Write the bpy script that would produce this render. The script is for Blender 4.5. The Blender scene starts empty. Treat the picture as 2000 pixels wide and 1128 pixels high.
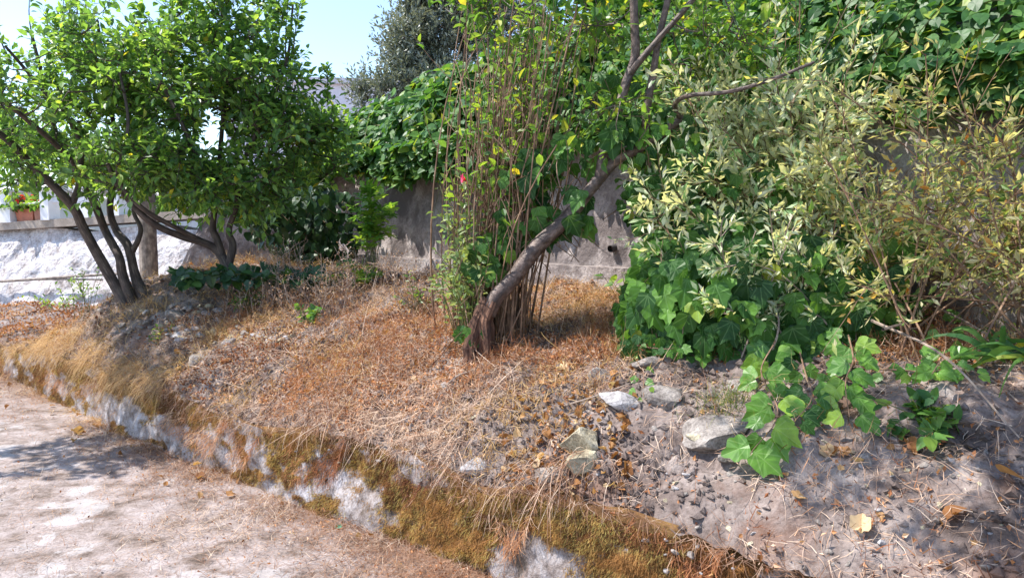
import bpy, math, numpy as np
from mathutils import Vector, Matrix, noise as mn
R = np.random.default_rng(7)
C = bpy.context.scene.collection
SC = bpy.context.scene
# ---------------------------------------------------------------- camera, sky, sun, exposure
F = 1428.0; EYE = np.array([0.0, 0.0, 1.6]); PITCH = math.radians(4.37)
cd = bpy.data.cameras.new('camera'); cam = bpy.data.objects.new('camera', cd); C.objects.link(cam)
cd.sensor_width = 36; cd.lens = 36 * F / 2000; cd.clip_start = 0.05; cd.clip_end = 2000
cam.location = EYE; cam.rotation_euler = (math.pi / 2 - PITCH, 0, 0); SC.camera = cam
SUN = np.array([-0.52, 0.02, 0.83]); SUN /= np.linalg.norm(SUN)
w = bpy.data.worlds.new('World'); SC.world = w; w.use_nodes = True
nt = w.node_tree; nt.nodes.clear()
sky = nt.nodes.new('ShaderNodeTexSky'); sky.sky_type = 'NISHITA'; sky.sun_disc = False
sky.sun_elevation = math.asin(SUN[2]); sky.sun_rotation = math.atan2(SUN[0], SUN[1])
sky.air_density = 1.0; sky.dust_density = 0.7; sky.ozone_density = 2.0
bg = nt.nodes.new('ShaderNodeBackground'); bg.inputs[1].default_value = 0.15
wo = nt.nodes.new('ShaderNodeOutputWorld')
nt.links.new(sky.outputs[0], bg.inputs[0]); nt.links.new(bg.outputs[0], wo.inputs[0])
sd = bpy.data.lights.new('sun', 'SUN'); sd.energy = 3.9; sd.angle = math.radians(0.55); sd.color = (1.0, 0.95, 0.88)
so = bpy.data.objects.new('sun', sd); C.objects.link(so)
so.rotation_euler = Vector(SUN).to_track_quat('Z', 'Y').to_euler(); so.location = (-6, 2, 12)
SC.view_settings.view_transform = 'Standard'; SC.view_settings.look = 'None'
SC.view_settings.exposure = 1.22; SC.view_settings.gamma = 1; SC.view_settings.use_curve_mapping = False

# ---------------------------------------------------------------- small maths
def nrm(a): return a / np.maximum(np.linalg.norm(a, axis=-1, keepdims=True), 1e-9)
def _h(ix, iy, iz):
    n = (ix * 374761393 + iy * 668265263 + iz * 2147483647) & 0xFFFFFFFF
    n = ((n ^ (n >> 13)) * 1274126177) & 0xFFFFFFFF
    n = ((n ^ (n >> 15)) * 2246822519) & 0xFFFFFFFF
    return ((n ^ (n >> 16)) & 0xFFFFFF) / float(0xFFFFFF)
def vn(x, y, z=0.0):
    x, y, z = np.broadcast_arrays(np.asarray(x, float), np.asarray(y, float), np.asarray(z, float))
    ix, iy, iz = np.floor(x).astype(np.int64), np.floor(y).astype(np.int64), np.floor(z).astype(np.int64)
    fx, fy, fz = x - ix, y - iy, z - iz
    fx, fy, fz = [f * f * (3 - 2 * f) for f in (fx, fy, fz)]
    def L(a, b, t): return a + (b - a) * t
    def c(k): return L(L(_h(ix, iy, iz + k), _h(ix + 1, iy, iz + k), fx), L(_h(ix, iy + 1, iz + k), _h(ix + 1, iy + 1, iz + k), fx), fy)
    return L(c(0), c(1), fz) * 2 - 1
def fbm(x, y, z=0.0, o=4, g=0.5):
    t, a = 0, 1.0
    for i in range(o):
        t = t + a * vn(x * 2.03 ** i + 17.3 * i, y * 2.03 ** i - 9.1 * i, z * 2.03 ** i + 3.7 * i); a *= g
    return t
def sm(a, b, x):
    t = np.clip((x - a) / (b - a), 0, 1); return t * t * (3 - 2 * t)
def P(px, py, Y):                      # point at depth Y along the sight line (photo pixels, 2000 x 1128)
    a, b = (px - 1000) / F, (564 - py) / F
    dy = math.cos(PITCH) + b * math.sin(PITCH); dz = -math.sin(PITCH) + b * math.cos(PITCH)
    return np.array([a / dy * Y, Y, 1.6 + dz / dy * Y])
def pix(p):
    p = np.atleast_2d(p) - EYE
    dep = p[:, 1] * math.cos(PITCH) - p[:, 2] * math.sin(PITCH)
    up = p[:, 1] * math.sin(PITCH) + p[:, 2] * math.cos(PITCH)
    dep = np.maximum(dep, 1e-3)
    return 1000 + F * p[:, 0] / dep, 564 - F * up / dep, dep

# ---------------------------------------------------------------- the lie of the land
P0 = np.array([-0.17, 3.40]); U = nrm(np.array([-0.764, 0.645])); N2 = np.array([-U[1], U[0]]); N2 = np.array([0.645, 0.764])
W0 = np.array([1.0, 5.7]); WU = nrm(np.array([-0.65, 0.76])); WN = np.array([WU[1], -WU[0]])   # back wall line, normal points uphill
def edge(s): return -0.13 * np.exp(-((s - 2.8) / 1.3) ** 2) + 0.04 * fbm(s * 0.9, 3.1, 0, 2)
def sd_of(x, y):
    s = (x - P0[0]) * U[0] + (y - P0[1]) * U[1]
    return s, (x - P0[0]) * N2[0] + (y - P0[1]) * N2[1] - edge(s)
def xy_of(s, d):
    dd = d + edge(s)
    return P0[0] + U[0] * s + N2[0] * dd, P0[1] + U[1] * s + N2[1] * dd
def wtop(s): return 0.41 - 0.10 * sm(4.2, 7.0, s) - 0.20 * sm(7.5, 12, s) + 0.05 * fbm(s * 1.7, 8.8, 0, 3)
def terr(s): return 1.12 - 0.72 * sm(5.3, 7.2, s)
def Zr(x, y): return 0.012 * fbm(x * 0.7, y * 0.7, 1, 3)
def Zb(x, y, fine=True):
    s, d = sd_of(x, y); dp = np.maximum(d, 0)
    k = 0.72 - 0.3 * sm(4.0, 5.2, s)
    z = wtop(s) + (terr(s) - wtop(s)) * (1 - np.exp(-dp / k)) + 0.02 * dp
    z = z + 0.10 * np.exp(-((s - 4.9) / 0.9) ** 2 - ((d - 1.3) / 0.9) ** 2)
    z = z + (0.07 * fbm(x * 1.3, y * 1.3, 2, 3)) * sm(0, 0.5, dp)
    if fine:
        z = z + 0.034 * fbm(x * 5, y * 5, 5, 3) * sm(0, 0.2, dp) + 0.018 * fbm(x * 17, y * 17, 5, 3, 0.6)
    return z
def Z(x, y):
    s, d = sd_of(np.asarray(x, float), np.asarray(y, float))
    return np.where(d > 0, Zb(x, y), Zr(x, y))
def hill(x, y):
    dw = (x - W0[0]) * WN[0] + (y - W0[1]) * WN[1]
    t = (x - W0[0]) * WU[0] + (y - W0[1]) * WU[1]
    h = 2.36 + np.clip(dw, 0, 1.0) * (0.70 - 0.30 * sm(4.5, 7, t)) + 0.08 * np.clip(dw - 1, 0, 3) + 0.06 * np.clip(dw - 3, 0, 40) * (1 - sm(1, 6, t))
    return h + 0.10 * fbm(x * 1.1, y * 1.1, 9, 3)
def G(px, py):                         # where the sight line meets the ground
    a = P(px, py, 1.0) - EYE
    t = np.arange(1.5, 14, 0.01); q = EYE + t[:, None] * a
    hit = np.nonzero(q[:, 2] < Z(q[:, 0], q[:, 1]))[0]
    q = q[hit[0]] if len(hit) else q[-1]
    return q
def gn(x, y, e=0.05):
    zx = (Z(x + e, y) - Z(x - e, y)) / (2 * e); zy = (Z(x, y + e) - Z(x, y - e)) / (2 * e)
    n = np.stack([-zx, -zy, np.ones_like(zx)], -1); return nrm(n)

# ---------------------------------------------------------------- mesh and object helpers
def build(name, V, T, mat, parent=None, rnd=None, uv=None, smooth=False, extra=None, link=True):
    V = np.asarray(V, np.float32); T = np.asarray(T, np.int32)
    me = bpy.data.meshes.new(name); k = T.shape[1]
    me.vertices.add(len(V)); me.vertices.foreach_set('co', V.ravel())
    me.loops.add(T.size); me.loops.foreach_set('vertex_index', T.ravel())
    me.polygons.add(len(T)); me.polygons.foreach_set('loop_start', np.arange(0, T.size, k, dtype=np.int32))
    me.polygons.foreach_set('use_smooth', np.full(len(T), smooth))
    me.update(calc_edges=True)
    if rnd is not None:
        a = me.attributes.new('rnd', 'FLOAT', 'POINT'); a.data.foreach_set('value', np.asarray(rnd, np.float32))
    for kx, val in (extra or {}).items():
        a = me.attributes.new(kx, 'FLOAT', 'POINT'); a.data.foreach_set('value', np.asarray(val, np.float32))
    if uv is not None:
        l = me.uv_layers.new(name='UVMap'); l.data.foreach_set('uv', np.asarray(uv, np.float32)[T.ravel()].ravel())
    if mat: me.materials.append(mat)
    o = bpy.data.objects.new(name, me)
    if link: C.objects.link(o)
    if parent is not None:
        o.parent = parent
        off = np.array(parent['base'], np.float32); V2 = V - off
        me.vertices.foreach_set('co', V2.ravel()); me.update()
    return o
def tag(o, label=None, cat=None, group=None, kind=None):
    if label: o['label'] = label
    if cat: o['category'] = cat
    if group: o['group'] = group
    if kind: o['kind'] = kind
    return o
def thing(name, label, cat, base, group=None):
    o = bpy.data.objects.new(name, None); C.objects.link(o); o.location = [float(v) for v in base]
    o.empty_display_size = 0.1; o['base'] = [float(v) for v in base]
    return tag(o, label, cat, group)
def grid_faces(nu, nv):
    i = np.arange(nu - 1)[:, None] * nv + np.arange(nv - 1)[None]
    i = i.ravel(); return np.stack([i, i + nv, i + nv + 1, i + 1], 1)
def merge(parts):
    Vs, Ts, us, off = [], [], [], 0
    for V, T, u in parts:
        Vs.append(V); Ts.append(T + off); us.append(u); off += len(V)
    return np.concatenate(Vs), np.concatenate(Ts), np.concatenate(us)
def crom(pts, n=6):
    p = np.asarray(pts, float)
    if len(p) < 3: return np.linspace(p[0], p[-1], n + 1)
    q = np.vstack([2 * p[0] - p[1], p, 2 * p[-1] - p[-2]]); out = []
    for i in range(1, len(q) - 2):
        for t in np.arange(n) / n:
            out.append(0.5 * (2 * q[i] + (q[i+1] - q[i-1]) * t + (2*q[i-1] - 5*q[i] + 4*q[i+1] - q[i+2]) * t*t + (3*q[i] - q[i-1] - 3*q[i+1] + q[i+2]) * t**3))
    out.append(p[-1]); return np.array(out)
def tube(pts, r0, r1, sides=8, lump=0.0, seed=0, power=1.0):
    pts = np.asarray(pts, float); n = len(pts)
    r = r0 + (r1 - r0) * (np.linspace(0, 1, n) ** power)
    tg = nrm(np.gradient(pts, axis=0)); ref = np.array([0.3, 0.9, 0.1])
    a = nrm(np.cross(tg, ref)); b = np.cross(tg, a)
    th = np.linspace(0, 2 * math.pi, sides + 1); L = np.r_[0, np.cumsum(np.linalg.norm(np.diff(pts, axis=0), axis=1))]
    rr = r[:, None] * np.ones((1, sides + 1))
    if lump:
        rr = rr * (1 + lump * fbm(np.cos(th)[None] * 1.3 + seed, np.sin(th)[None] * 1.3, L[:, None] * 4, 3))
    V = pts[:, None] + rr[..., None] * (np.cos(th)[None, :, None] * a[:, None] + np.sin(th)[None, :, None] * b[:, None])
    uv = np.stack(np.broadcast_arrays(th[None] / (2 * math.pi), L[:, None]), -1)
    q = grid_faces(n, sides + 1)
    return V.reshape(-1, 3), q, uv.reshape(-1, 2)
def thin_tubes(P0_, P1_, P2_, r0, r1, seg=5, sides=3):     # many quadratic curves at once
    M = len(P0_); t = np.linspace(0, 1, seg + 1)[None, :, None]
    c = (1 - t) ** 2 * P0_[:, None] + 2 * t * (1 - t) * P1_[:, None] + t * t * P2_[:, None]
    d = nrm(2 * (1 - t) * (P1_ - P0_)[:, None] + 2 * t * (P2_ - P1_)[:, None] + 1e-6)
    a = nrm(np.cross(d, np.array([0.31, 0.2, 0.93]) )); b = np.cross(d, a)
    r0 = np.broadcast_to(r0, (M,)); r1 = np.broadcast_to(r1, (M,))
    rr = (r0[:, None] + (r1 - r0)[:, None] * t[0, :, 0][None])[..., None, None]
    th = np.arange(sides) * 2 * math.pi / sides
    V = c[:, :, None] + rr * (np.cos(th)[None, None, :, None] * a[:, :, None] + np.sin(th)[None, None, :, None] * b[:, :, None])
    base = np.arange(M)[:, None, None] * (seg + 1) * sides + np.arange(seg)[None, :, None] * sides
    k = np.arange(sides)[None, None]; k2 = (k + 1) % sides
    T = np.stack([base + k, base + k2, base + sides + k2, base + sides + k], -1).reshape(-1, 4)
    rn = np.repeat(R.random(M), (seg + 1) * sides)
    uv = np.stack(np.broadcast_arrays(np.zeros((1, 1, 1)), t[..., None] * np.ones((M, 1, sides, 1))[..., 0] if False else np.broadcast_to(t[0, :, 0][None, :, None], (M, seg + 1, sides))), -1)
    return V.reshape(-1, 3), T, rn, uv.reshape(-1, 2)
def ribbons(p, d, n, L, W, bend, seg=2):                   # many bent blades: start, direction, surface normal
    M = len(p); side = nrm(np.cross(d, n)); t = np.linspace(0, 1, seg + 1)
    c = p[:, None] + d[:, None] * (L[:, None] * t[None])[..., None] + (n[:, None] * (bend[:, 0:1] * (t - t * t)[None] * L[:, None])[..., None]) + side[:, None] * (bend[:, 1:2] * (t * t)[None] * L[:, None])[..., None] - np.array([0, 0, 1.0]) * (bend[:, 2:3] * (t * t)[None] * L[:, None])[..., None]
    wd = (W[:, None] * (1 - 0.75 * t[None] ** 2))[..., None] * side[:, None] * 0.5
    V = np.stack([c - wd, c + wd], 2).reshape(-1, 3)
    b = np.arange(M)[:, None] * (seg + 1) * 2 + np.arange(seg)[None] * 2
    b = b.ravel(); T = np.stack([b, b + 1, b + 3, b + 2], 1)
    return V, T, np.repeat(R.random(M), (seg + 1) * 2)

# ---------------------------------------------------------------- leaf shapes (base at origin, tip along +Y, face +Z)
def leaf_oval(wd=0.5, fold=0.12, droop=0.12):
    V = [(0, 0, 0)]
    for y, k in ((0.3, 0.9), (0.65, 0.85)):
        z = -droop * y * y
        V += [(-wd / 2 * k, y, z + fold * k), (0, y, z), (wd / 2 * k, y, z + fold * k)]
    V.append((0, 1, -droop))
    T = [(0, 2, 1), (0, 3, 2), (1, 2, 5), (1, 5, 4), (2, 3, 6), (2, 6, 5), (4, 5, 7), (5, 6, 7)]
    return np.array(V), np.array(T)
def leaf_slim(wd=0.28, fold=0.05):
    V = [(0, 0, 0), (-wd / 2, 0.48, fold), (0, 0.5, 0), (wd / 2, 0.48, fold), (0, 1, -0.06)]
    return np.array(V), np.array([(0, 2, 1), (0, 3, 2), (1, 2, 4), (2, 3, 4)])
def leaf_lobed(rad, cup=0.10, seed=0):               # rad: (angle from the tip, radius) for one half; base at origin
    r = np.random.default_rng(seed); half = [(math.radians(a), q) for a, q in rad]
    out = [(0.0, half[0][1])]
    pts = []
    for a, q in half[1:]: pts.append((a, q * r.uniform(0.93, 1.07)))
    ring = [(a, q) for a, q in pts][::-1]
    ringL = [(-a, q) for a, q in ring]; ringR = [(a, q * r.uniform(0.93, 1.07)) for a, q in ring[::-1]]
    allp = ringL + out + ringR
    cy = 0.36
    V = [(0, 0, 0), (0, cy, -0.02)]
    for a, q in allp:
        x, y = q * math.sin(a), cy + q * math.cos(a)
        z = cup * abs(x) * (1 if q < 0.4 else 0.6) - 0.22 * (max(0, y - 0.3)) ** 2 - 0.25 * x * x + r.uniform(-0.015, 0.015)
        V.append((x, y, z))
    n = len(allp); T = [(1, i + 3, i + 2) for i in range(n - 1)] + [(1, 2, 0), (1, 0, n + 1)]
    return np.array(V), np.array(T)
IVY = [(0, .70), (12, .56), (26, .45), (40, .43), (54, .52), (70, .45), (86, .40), (104, .43), (122, .48), (140, .45), (160, .38)]
HEART = [(0, .68), (22, .51), (58, .42), (98, .46), (132, .49), (158, .42)]
FIG = [(0, .70), (10, .55), (22, .20), (36, .40), (52, .64), (66, .42), (80, .16), (100, .38), (118, .50), (140, .30), (160, .32)]
def tmpl(kind, k=5):
    if kind == 'ivy': return [leaf_lobed(IVY, (0.05, 0.2, 0.38, 0.12, 0.28)[i % 5], i) for i in range(k)]
    if kind == 'heart': return [leaf_lobed(HEART, 0.12 + 0.12 * (i % 3), 20 + i) for i in range(k)]
    if kind == 'fig': return [leaf_lobed(FIG, 0.08, 40 + i) for i in range(k)]
    if kind == 'oval': return [leaf_oval(0.46 + 0.05 * i, 0.06 + 0.05 * i, 0.06 + 0.1 * i) for i in range(3)]
    if kind == 'slim': return [leaf_slim(0.30, 0.04), leaf_slim(0.38, 0.09), leaf_slim(0.34, -0.05)]
    if kind == 'dead': return [leaf_lobed(HEART if i % 2 else IVY, 0.7 + 0.5 * (i % 3), 60 + i) for i in range(k)]
    if kind == 'crisp': return [leaf_slim(0.6, 0.28), leaf_slim(0.45, -0.2), leaf_slim(0.5, 0.12)]
TM = {k: tmpl(k) for k in ('ivy', 'heart', 'fig', 'oval', 'slim', 'dead', 'crisp')}
LEAFMESH = {}
def frames(tip, nor):
    y = nrm(tip); z = nor - (nor * y).sum(-1, keepdims=True) * y; z = nrm(z + 1e-6); x = np.cross(y, z)
    return np.stack([x, y, z], -1)         # columns
def leaves(pos, tip, nor, size, kind, mat, parent, nparts=0, pname='leaf', sname='foliage', tone=None):
    """leaves of one plant: the nparts that show largest as parts, the rest as one part (stuff)"""
    M = frames(tip, nor) * size[:, None, None]; n = len(pos); ts = TM[kind]; pick = R.integers(0, len(ts), n)
    chosen = np.zeros(n, bool)
    if nparts:
        px, py, dep = pix(pos); ok = (px > 0) & (px < 2000) & (py > 0) & (py < 1128)
        sc = np.where(ok, size / dep, 0) * R.uniform(0.8, 1.0, n); ix = np.argsort(-sc)[:nparts]; chosen[ix[sc[ix] > 0]] = True
        base = np.array(parent['base'])
        for i in np.nonzero(chosen)[0]:
            key = (kind, int(pick[i]), mat.name)
            if key not in LEAFMESH:
                V, T = ts[pick[i]]; oo = build(pname, V, T, mat, rnd=np.zeros(len(V)), uv=V[:, :2], link=False); LEAFMESH[key] = oo.data
            o = bpy.data.objects.new(pname, LEAFMESH[key]); C.objects.link(o); o.parent = parent
            m = np.eye(4); m[:3, :3] = M[i]; m[:3, 3] = pos[i] - base; o.matrix_basis = Matrix(m.tolist())
    parts = []; rn = R.random(n) if tone is None else tone
    rl = []
    for k, (V, T) in enumerate(ts):
        ix = np.nonzero((pick == k) & ~chosen)[0]
        if not len(ix): continue
        W = np.einsum('nij,vj->nvi', M[ix], V) + pos[ix][:, None]
        TT = (T[None] + (np.arange(len(ix)) * len(V))[:, None, None]).reshape(-1, 3)
        parts.append((W.reshape(-1, 3), TT, np.tile(V[:, :2], (len(ix), 1)))); rl.append(np.repeat(rn[ix], len(V)))
    if parts:
        V, T, u = merge(parts); o = build(sname, V, T, mat, parent, rnd=np.concatenate(rl), uv=u)
        if parent is not None: o['kind'] = 'stuff'
        return o
def rv(n): return nrm(R.normal(size=(n, 3)))
def on_shoots(A, B, D, per, t0=0.15, t1=1.0, ang=(40, 80), up=0.7, jitter=0.01):
    """leaf positions and directions along quadratic shoots A-B-D"""
    M = len(A); t = (t0 + (t1 - t0) * (np.arange(per)[None] + R.uniform(0, 1, (M, per))) / per)[..., None]
    pos = (1 - t) ** 2 * A[:, None] + 2 * t * (1 - t) * B[:, None] + t * t * D[:, None]
    tg = nrm(2 * (1 - t) * (B - A)[:, None] + 2 * t * (D - B)[:, None] + 1e-6)
    pos = pos.reshape(-1, 3); tg = tg.reshape(-1, 3); n = len(pos)
    pe = rv(n); pe = nrm(pe - (pe * tg).sum(1, keepdims=True) * tg)
    a = np.radians(R.uniform(ang[0], ang[1], n))[:, None]
    tip = tg * np.cos(a) + pe * np.sin(a)
    nor = nrm(np.array([0, 0, up]) + rv(n) * 0.6 + SUN * 0.3 * up)
    return pos + pe * jitter, tip, nor

# ---------------------------------------------------------------- materials
def mat(name): 
    m = bpy.data.materials.new(name); m.use_nodes = True; n = m.node_tree; n.nodes.clear(); return m, n
def nd(n, t, **kw):
    x = n.nodes.new(t)
    for k, v in kw.items():
        if k.startswith('i_'):
            key = k[2:]; key = int(key) if key.isdigit() else key.replace('_', ' ')
            x.inputs[key].default_value = v
        else: setattr(x, k, v)
    return x
def ramp(n, stops, interp='LINEAR'):
    r = n.nodes.new('ShaderNodeValToRGB'); e = r.color_ramp.elements; r.color_ramp.interpolation = interp
    while len(e) < len(stops): e.new(0.5)
    for i, (p, c) in enumerate(stops): e[i].position = p; e[i].color = (*c, 1)
    return r
def leafmat(name, stops, transl=0.35, rough=0.45, spec=0.4, under=None, veins=None, sat=1.0):
    m, n = mat(name); L = n.links.new
    at = nd(n, 'ShaderNodeAttribute', attribute_name='rnd'); oi = nd(n, 'ShaderNodeObjectInfo')
    ad = nd(n, 'ShaderNodeMath', operation='ADD'); L(at.outputs['Fac'], ad.inputs[0]); L(oi.outputs['Random'], ad.inputs[1])
    fr = nd(n, 'ShaderNodeMath', operation='FRACT'); L(ad.outputs[0], fr.inputs[0])
    r = ramp(n, stops); L(fr.outputs[0], r.inputs[0]); col = r.outputs[0]
    tc = nd(n, 'ShaderNodeNewGeometry'); nz = nd(n, 'ShaderNodeTexNoise', i_Scale=28.0, i_Detail=5.0); L(tc.outputs['Position'], nz.inputs[0])
    mx = nd(n, 'ShaderNodeMix', data_type='RGBA', blend_type='MULTIPLY'); mx.inputs[0].default_value = 0.5
    rr = ramp(n, [(0.3, (0.5, 0.5, 0.48)), (0.7, (1.35, 1.32, 1.15))]); L(nz.outputs[0], rr.inputs[0]); L(col, mx.inputs[6]); L(rr.outputs[0], mx.inputs[7]); col = mx.outputs[2]
    if veins:
        uvn = nd(n, 'ShaderNodeUVMap'); sx = nd(n, 'ShaderNodeSeparateXYZ'); L(uvn.outputs[0], sx.inputs[0])
        ab = nd(n, 'ShaderNodeMath', operation='ABSOLUTE'); L(sx.outputs[0], ab.inputs[0])
        yy = nd(n, 'ShaderNodeMath', operation='SUBTRACT', i_1=0.06); L(sx.outputs[1], yy.inputs[0]); last = None
        for a in (0, 36, 72):
            c, s = math.cos(math.radians(a)), math.sin(math.radians(a))
            m1 = nd(n, 'ShaderNodeMath', operation='MULTIPLY', i_1=c); L(ab.outputs[0], m1.inputs[0])
            m2 = nd(n, 'ShaderNodeMath', operation='MULTIPLY', i_1=s); L(yy.outputs[0], m2.inputs[0])
            sb = nd(n, 'ShaderNodeMath', operation='SUBTRACT'); L(m1.outputs[0], sb.inputs[0]); L(m2.outputs[0], sb.inputs[1])
            aa = nd(n, 'ShaderNodeMath', operation='ABSOLUTE'); L(sb.outputs[0], aa.inputs[0])
            if last is None: last = aa.outputs[0]
            else:
                mi = nd(n, 'ShaderNodeMath', operation='MINIMUM'); L(last, mi.inputs[0]); L(aa.outputs[0], mi.inputs[1]); last = mi.outputs[0]
        mr = nd(n, 'ShaderNodeMapRange', i_1=0.006, i_2=0.028, i_3=0.32, i_4=0.0); L(last, mr.inputs[0])
        mv = nd(n, 'ShaderNodeMix', data_type='RGBA'); L(mr.outputs[0], mv.inputs[0]); L(col, mv.inputs[6]); mv.inputs[7].default_value = (*veins, 1); col = mv.outputs[2]
    if under:
        mu = nd(n, 'ShaderNodeMix', data_type='RGBA'); L(tc.outputs['Backfacing'], mu.inputs[0]); L(col, mu.inputs[6]); mu.inputs[7].default_value = (*under, 1); col = mu.outputs[2]
    bs = nd(n, 'ShaderNodeBsdfPrincipled', i_Roughness=rough); L(col, bs.inputs['Base Color']); bs.inputs['Specular IOR Level'].default_value = spec
    tr = nd(n, 'ShaderNodeBsdfTranslucent'); 
    g = nd(n, 'ShaderNodeMix', data_type='RGBA', blend_type='MULTIPLY'); g.inputs[0].default_value = 1; L(col, g.inputs[6]); g.inputs[7].default_value = (1.9, 1.75, 0.75, 1)
    L(g.outputs[2], tr.inputs[0])
    ms = nd(n, 'ShaderNodeMixShader', i_0=transl); L(bs.outputs[0], ms.inputs[1]); L(tr.outputs[0], ms.inputs[2])
    o = nd(n, 'ShaderNodeOutputMaterial'); L(ms.outputs[0], o.inputs[0]); return m
def barkmat(name, a, b, c, sc=30.0, bands=False, rough=0.7, bump=0.6):
    m, n = mat(name); L = n.links.new; uv = nd(n, 'ShaderNodeUVMap'); g = nd(n, 'ShaderNodeNewGeometry')
    mp = nd(n, 'ShaderNodeMapping'); L(uv.outputs[0], mp.inputs[0]); mp.inputs['Scale'].default_value = (1.6, 5, 1) if bands else (4.0, 1.2, 1)
    n1 = nd(n, 'ShaderNodeTexNoise', i_Scale=sc * 0.2, i_Detail=6.0, i_Roughness=0.65); L(mp.outputs[0], n1.inputs[0])
    n2 = nd(n, 'ShaderNodeTexNoise', i_Scale=14.0, i_Detail=5.0); L(g.outputs['Position'], n2.inputs[0])
    r = ramp(n, [(0.32, a), (0.5, b), (0.68, c)]); L(n1.outputs[0], r.inputs[0])
    r2 = ramp(n, [(0.35, (0.55, 0.5, 0.5)), (0.65, (1.25, 1.2, 1.15))]); L(n2.outputs[0], r2.inputs[0])
    mx = nd(n, 'ShaderNodeMix', data_type='RGBA', blend_type='MULTIPLY'); mx.inputs[0].default_value = 1; L(r.outputs[0], mx.inputs[6]); L(r2.outputs[0], mx.inputs[7])
    bs = nd(n, 'ShaderNodeBsdfPrincipled', i_Roughness=rough); L(mx.outputs[2], bs.inputs['Base Color'])
    bp = nd(n, 'ShaderNodeBump', i_Strength=bump, i_Distance=0.01); L(n1.outputs[0], bp.inputs['Height']); L(bp.outputs[0], bs.inputs['Normal'])
    o = nd(n, 'ShaderNodeOutputMaterial'); L(bs.outputs[0], o.inputs[0]); return m
def rockmat(name, stops, scale=9.0, bump=0.8, rough=0.9, fine=90.0, stain=None, dist=0.02, attr=None, second=None):
    """noise-driven mineral surface; attr mixes in a second ramp where that attribute is high"""
    m, n = mat(name); L = n.links.new; g = nd(n, 'ShaderNodeNewGeometry'); oi = nd(n, 'ShaderNodeObjectInfo')
    n1 = nd(n, 'ShaderNodeTexNoise', i_Scale=scale, i_Detail=9.0, i_Roughness=0.68); L(g.outputs['Position'], n1.inputs[0])
    r = ramp(n, stops); L(n1.outputs[0], r.inputs[0]); col = r.outputs[0]
    n2 = nd(n, 'ShaderNodeTexNoise', i_Scale=fine, i_Detail=5.0, i_Roughness=0.7); L(g.outputs['Position'], n2.inputs[0])
    r2 = ramp(n, [(0.3, (0.5, 0.48, 0.46)), (0.5, (1, 1, 1)), (0.75, (1.35, 1.33, 1.3))]); L(n2.outputs[0], r2.inputs[0])
    mx = nd(n, 'ShaderNodeMix', data_type='RGBA', blend_type='MULTIPLY'); mx.inputs[0].default_value = 0.8; L(col, mx.inputs[6]); L(r2.outputs[0], mx.inputs[7]); col = mx.outputs[2]
    if stain:
        n3 = nd(n, 'ShaderNodeTexNoise', i_Scale=stain[0], i_Detail=6.0, i_Roughness=0.6); L(g.outputs['Position'], n3.inputs[0])
        mr = nd(n, 'ShaderNodeMapRange', i_1=stain[1], i_2=stain[2]); L(n3.outputs[0], mr.inputs[0])
        m3 = nd(n, 'ShaderNodeMix', data_type='RGBA'); L(mr.outputs[0], m3.inputs[0]); L(col, m3.inputs[6]); m3.inputs[7].default_value = (*stain[3], 1); col = m3.outputs[2]
    if attr:
        at = nd(n, 'ShaderNodeAttribute', attribute_name=attr); rs = ramp(n, second); L(n1.outputs[0], rs.inputs[0])
        sh = nd(n, 'ShaderNodeMath', operation='ADD'); L(at.outputs['Fac'], sh.inputs[0])
        nn = nd(n, 'ShaderNodeMath', operation='MULTIPLY_ADD', i_1=0.7, i_2=-0.35); L(n2.outputs[0], nn.inputs[0]); L(nn.outputs[0], sh.inputs[1])
        mr = nd(n, 'ShaderNodeMapRange', i_1=0.42, i_2=0.58); L(sh.outputs[0], mr.inputs[0])
        m4 = nd(n, 'ShaderNodeMix', data_type='RGBA'); L(mr.outputs[0], m4.inputs[0]); L(col, m4.inputs[6]); L(rs.outputs[0], m4.inputs[7]); col = m4.outputs[2]
    bs = nd(n, 'ShaderNodeBsdfPrincipled', i_Roughness=rough); bs.inputs['Specular IOR Level'].default_value = 0.2; L(col, bs.inputs['Base Color'])
    ad = nd(n, 'ShaderNodeMath', operation='MULTIPLY_ADD', i_1=0.35); L(n2.outputs[0], ad.inputs[0]); L(n1.outputs[0], ad.inputs[2])
    bp = nd(n, 'ShaderNodeBump', i_Strength=bump, i_Distance=dist); L(ad.outputs[0], bp.inputs['Height']); L(bp.outputs[0], bs.inputs['Normal'])
    o = nd(n, 'ShaderNodeOutputMaterial'); L(bs.outputs[0], o.inputs[0]); return m
def plain(name, c, rough=0.6, metal=0.0, var=0.15):
    m, n = mat(name); L = n.links.new; g = nd(n, 'ShaderNodeNewGeometry'); n1 = nd(n, 'ShaderNodeTexNoise', i_Scale=12.0, i_Detail=6.0); L(g.outputs['Position'], n1.inputs[0])
    r = ramp(n, [(0.3, tuple(v * (1 - var) for v in c)), (0.7, tuple(min(1, v * (1 + var)) for v in c))]); L(n1.outputs[0], r.inputs[0])
    bs = nd(n, 'ShaderNodeBsdfPrincipled', i_Roughness=rough, i_Metallic=metal); L(r.outputs[0], bs.inputs['Base Color'])
    o = nd(n, 'ShaderNodeOutputMaterial'); L(bs.outputs[0], o.inputs[0]); return m

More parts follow.
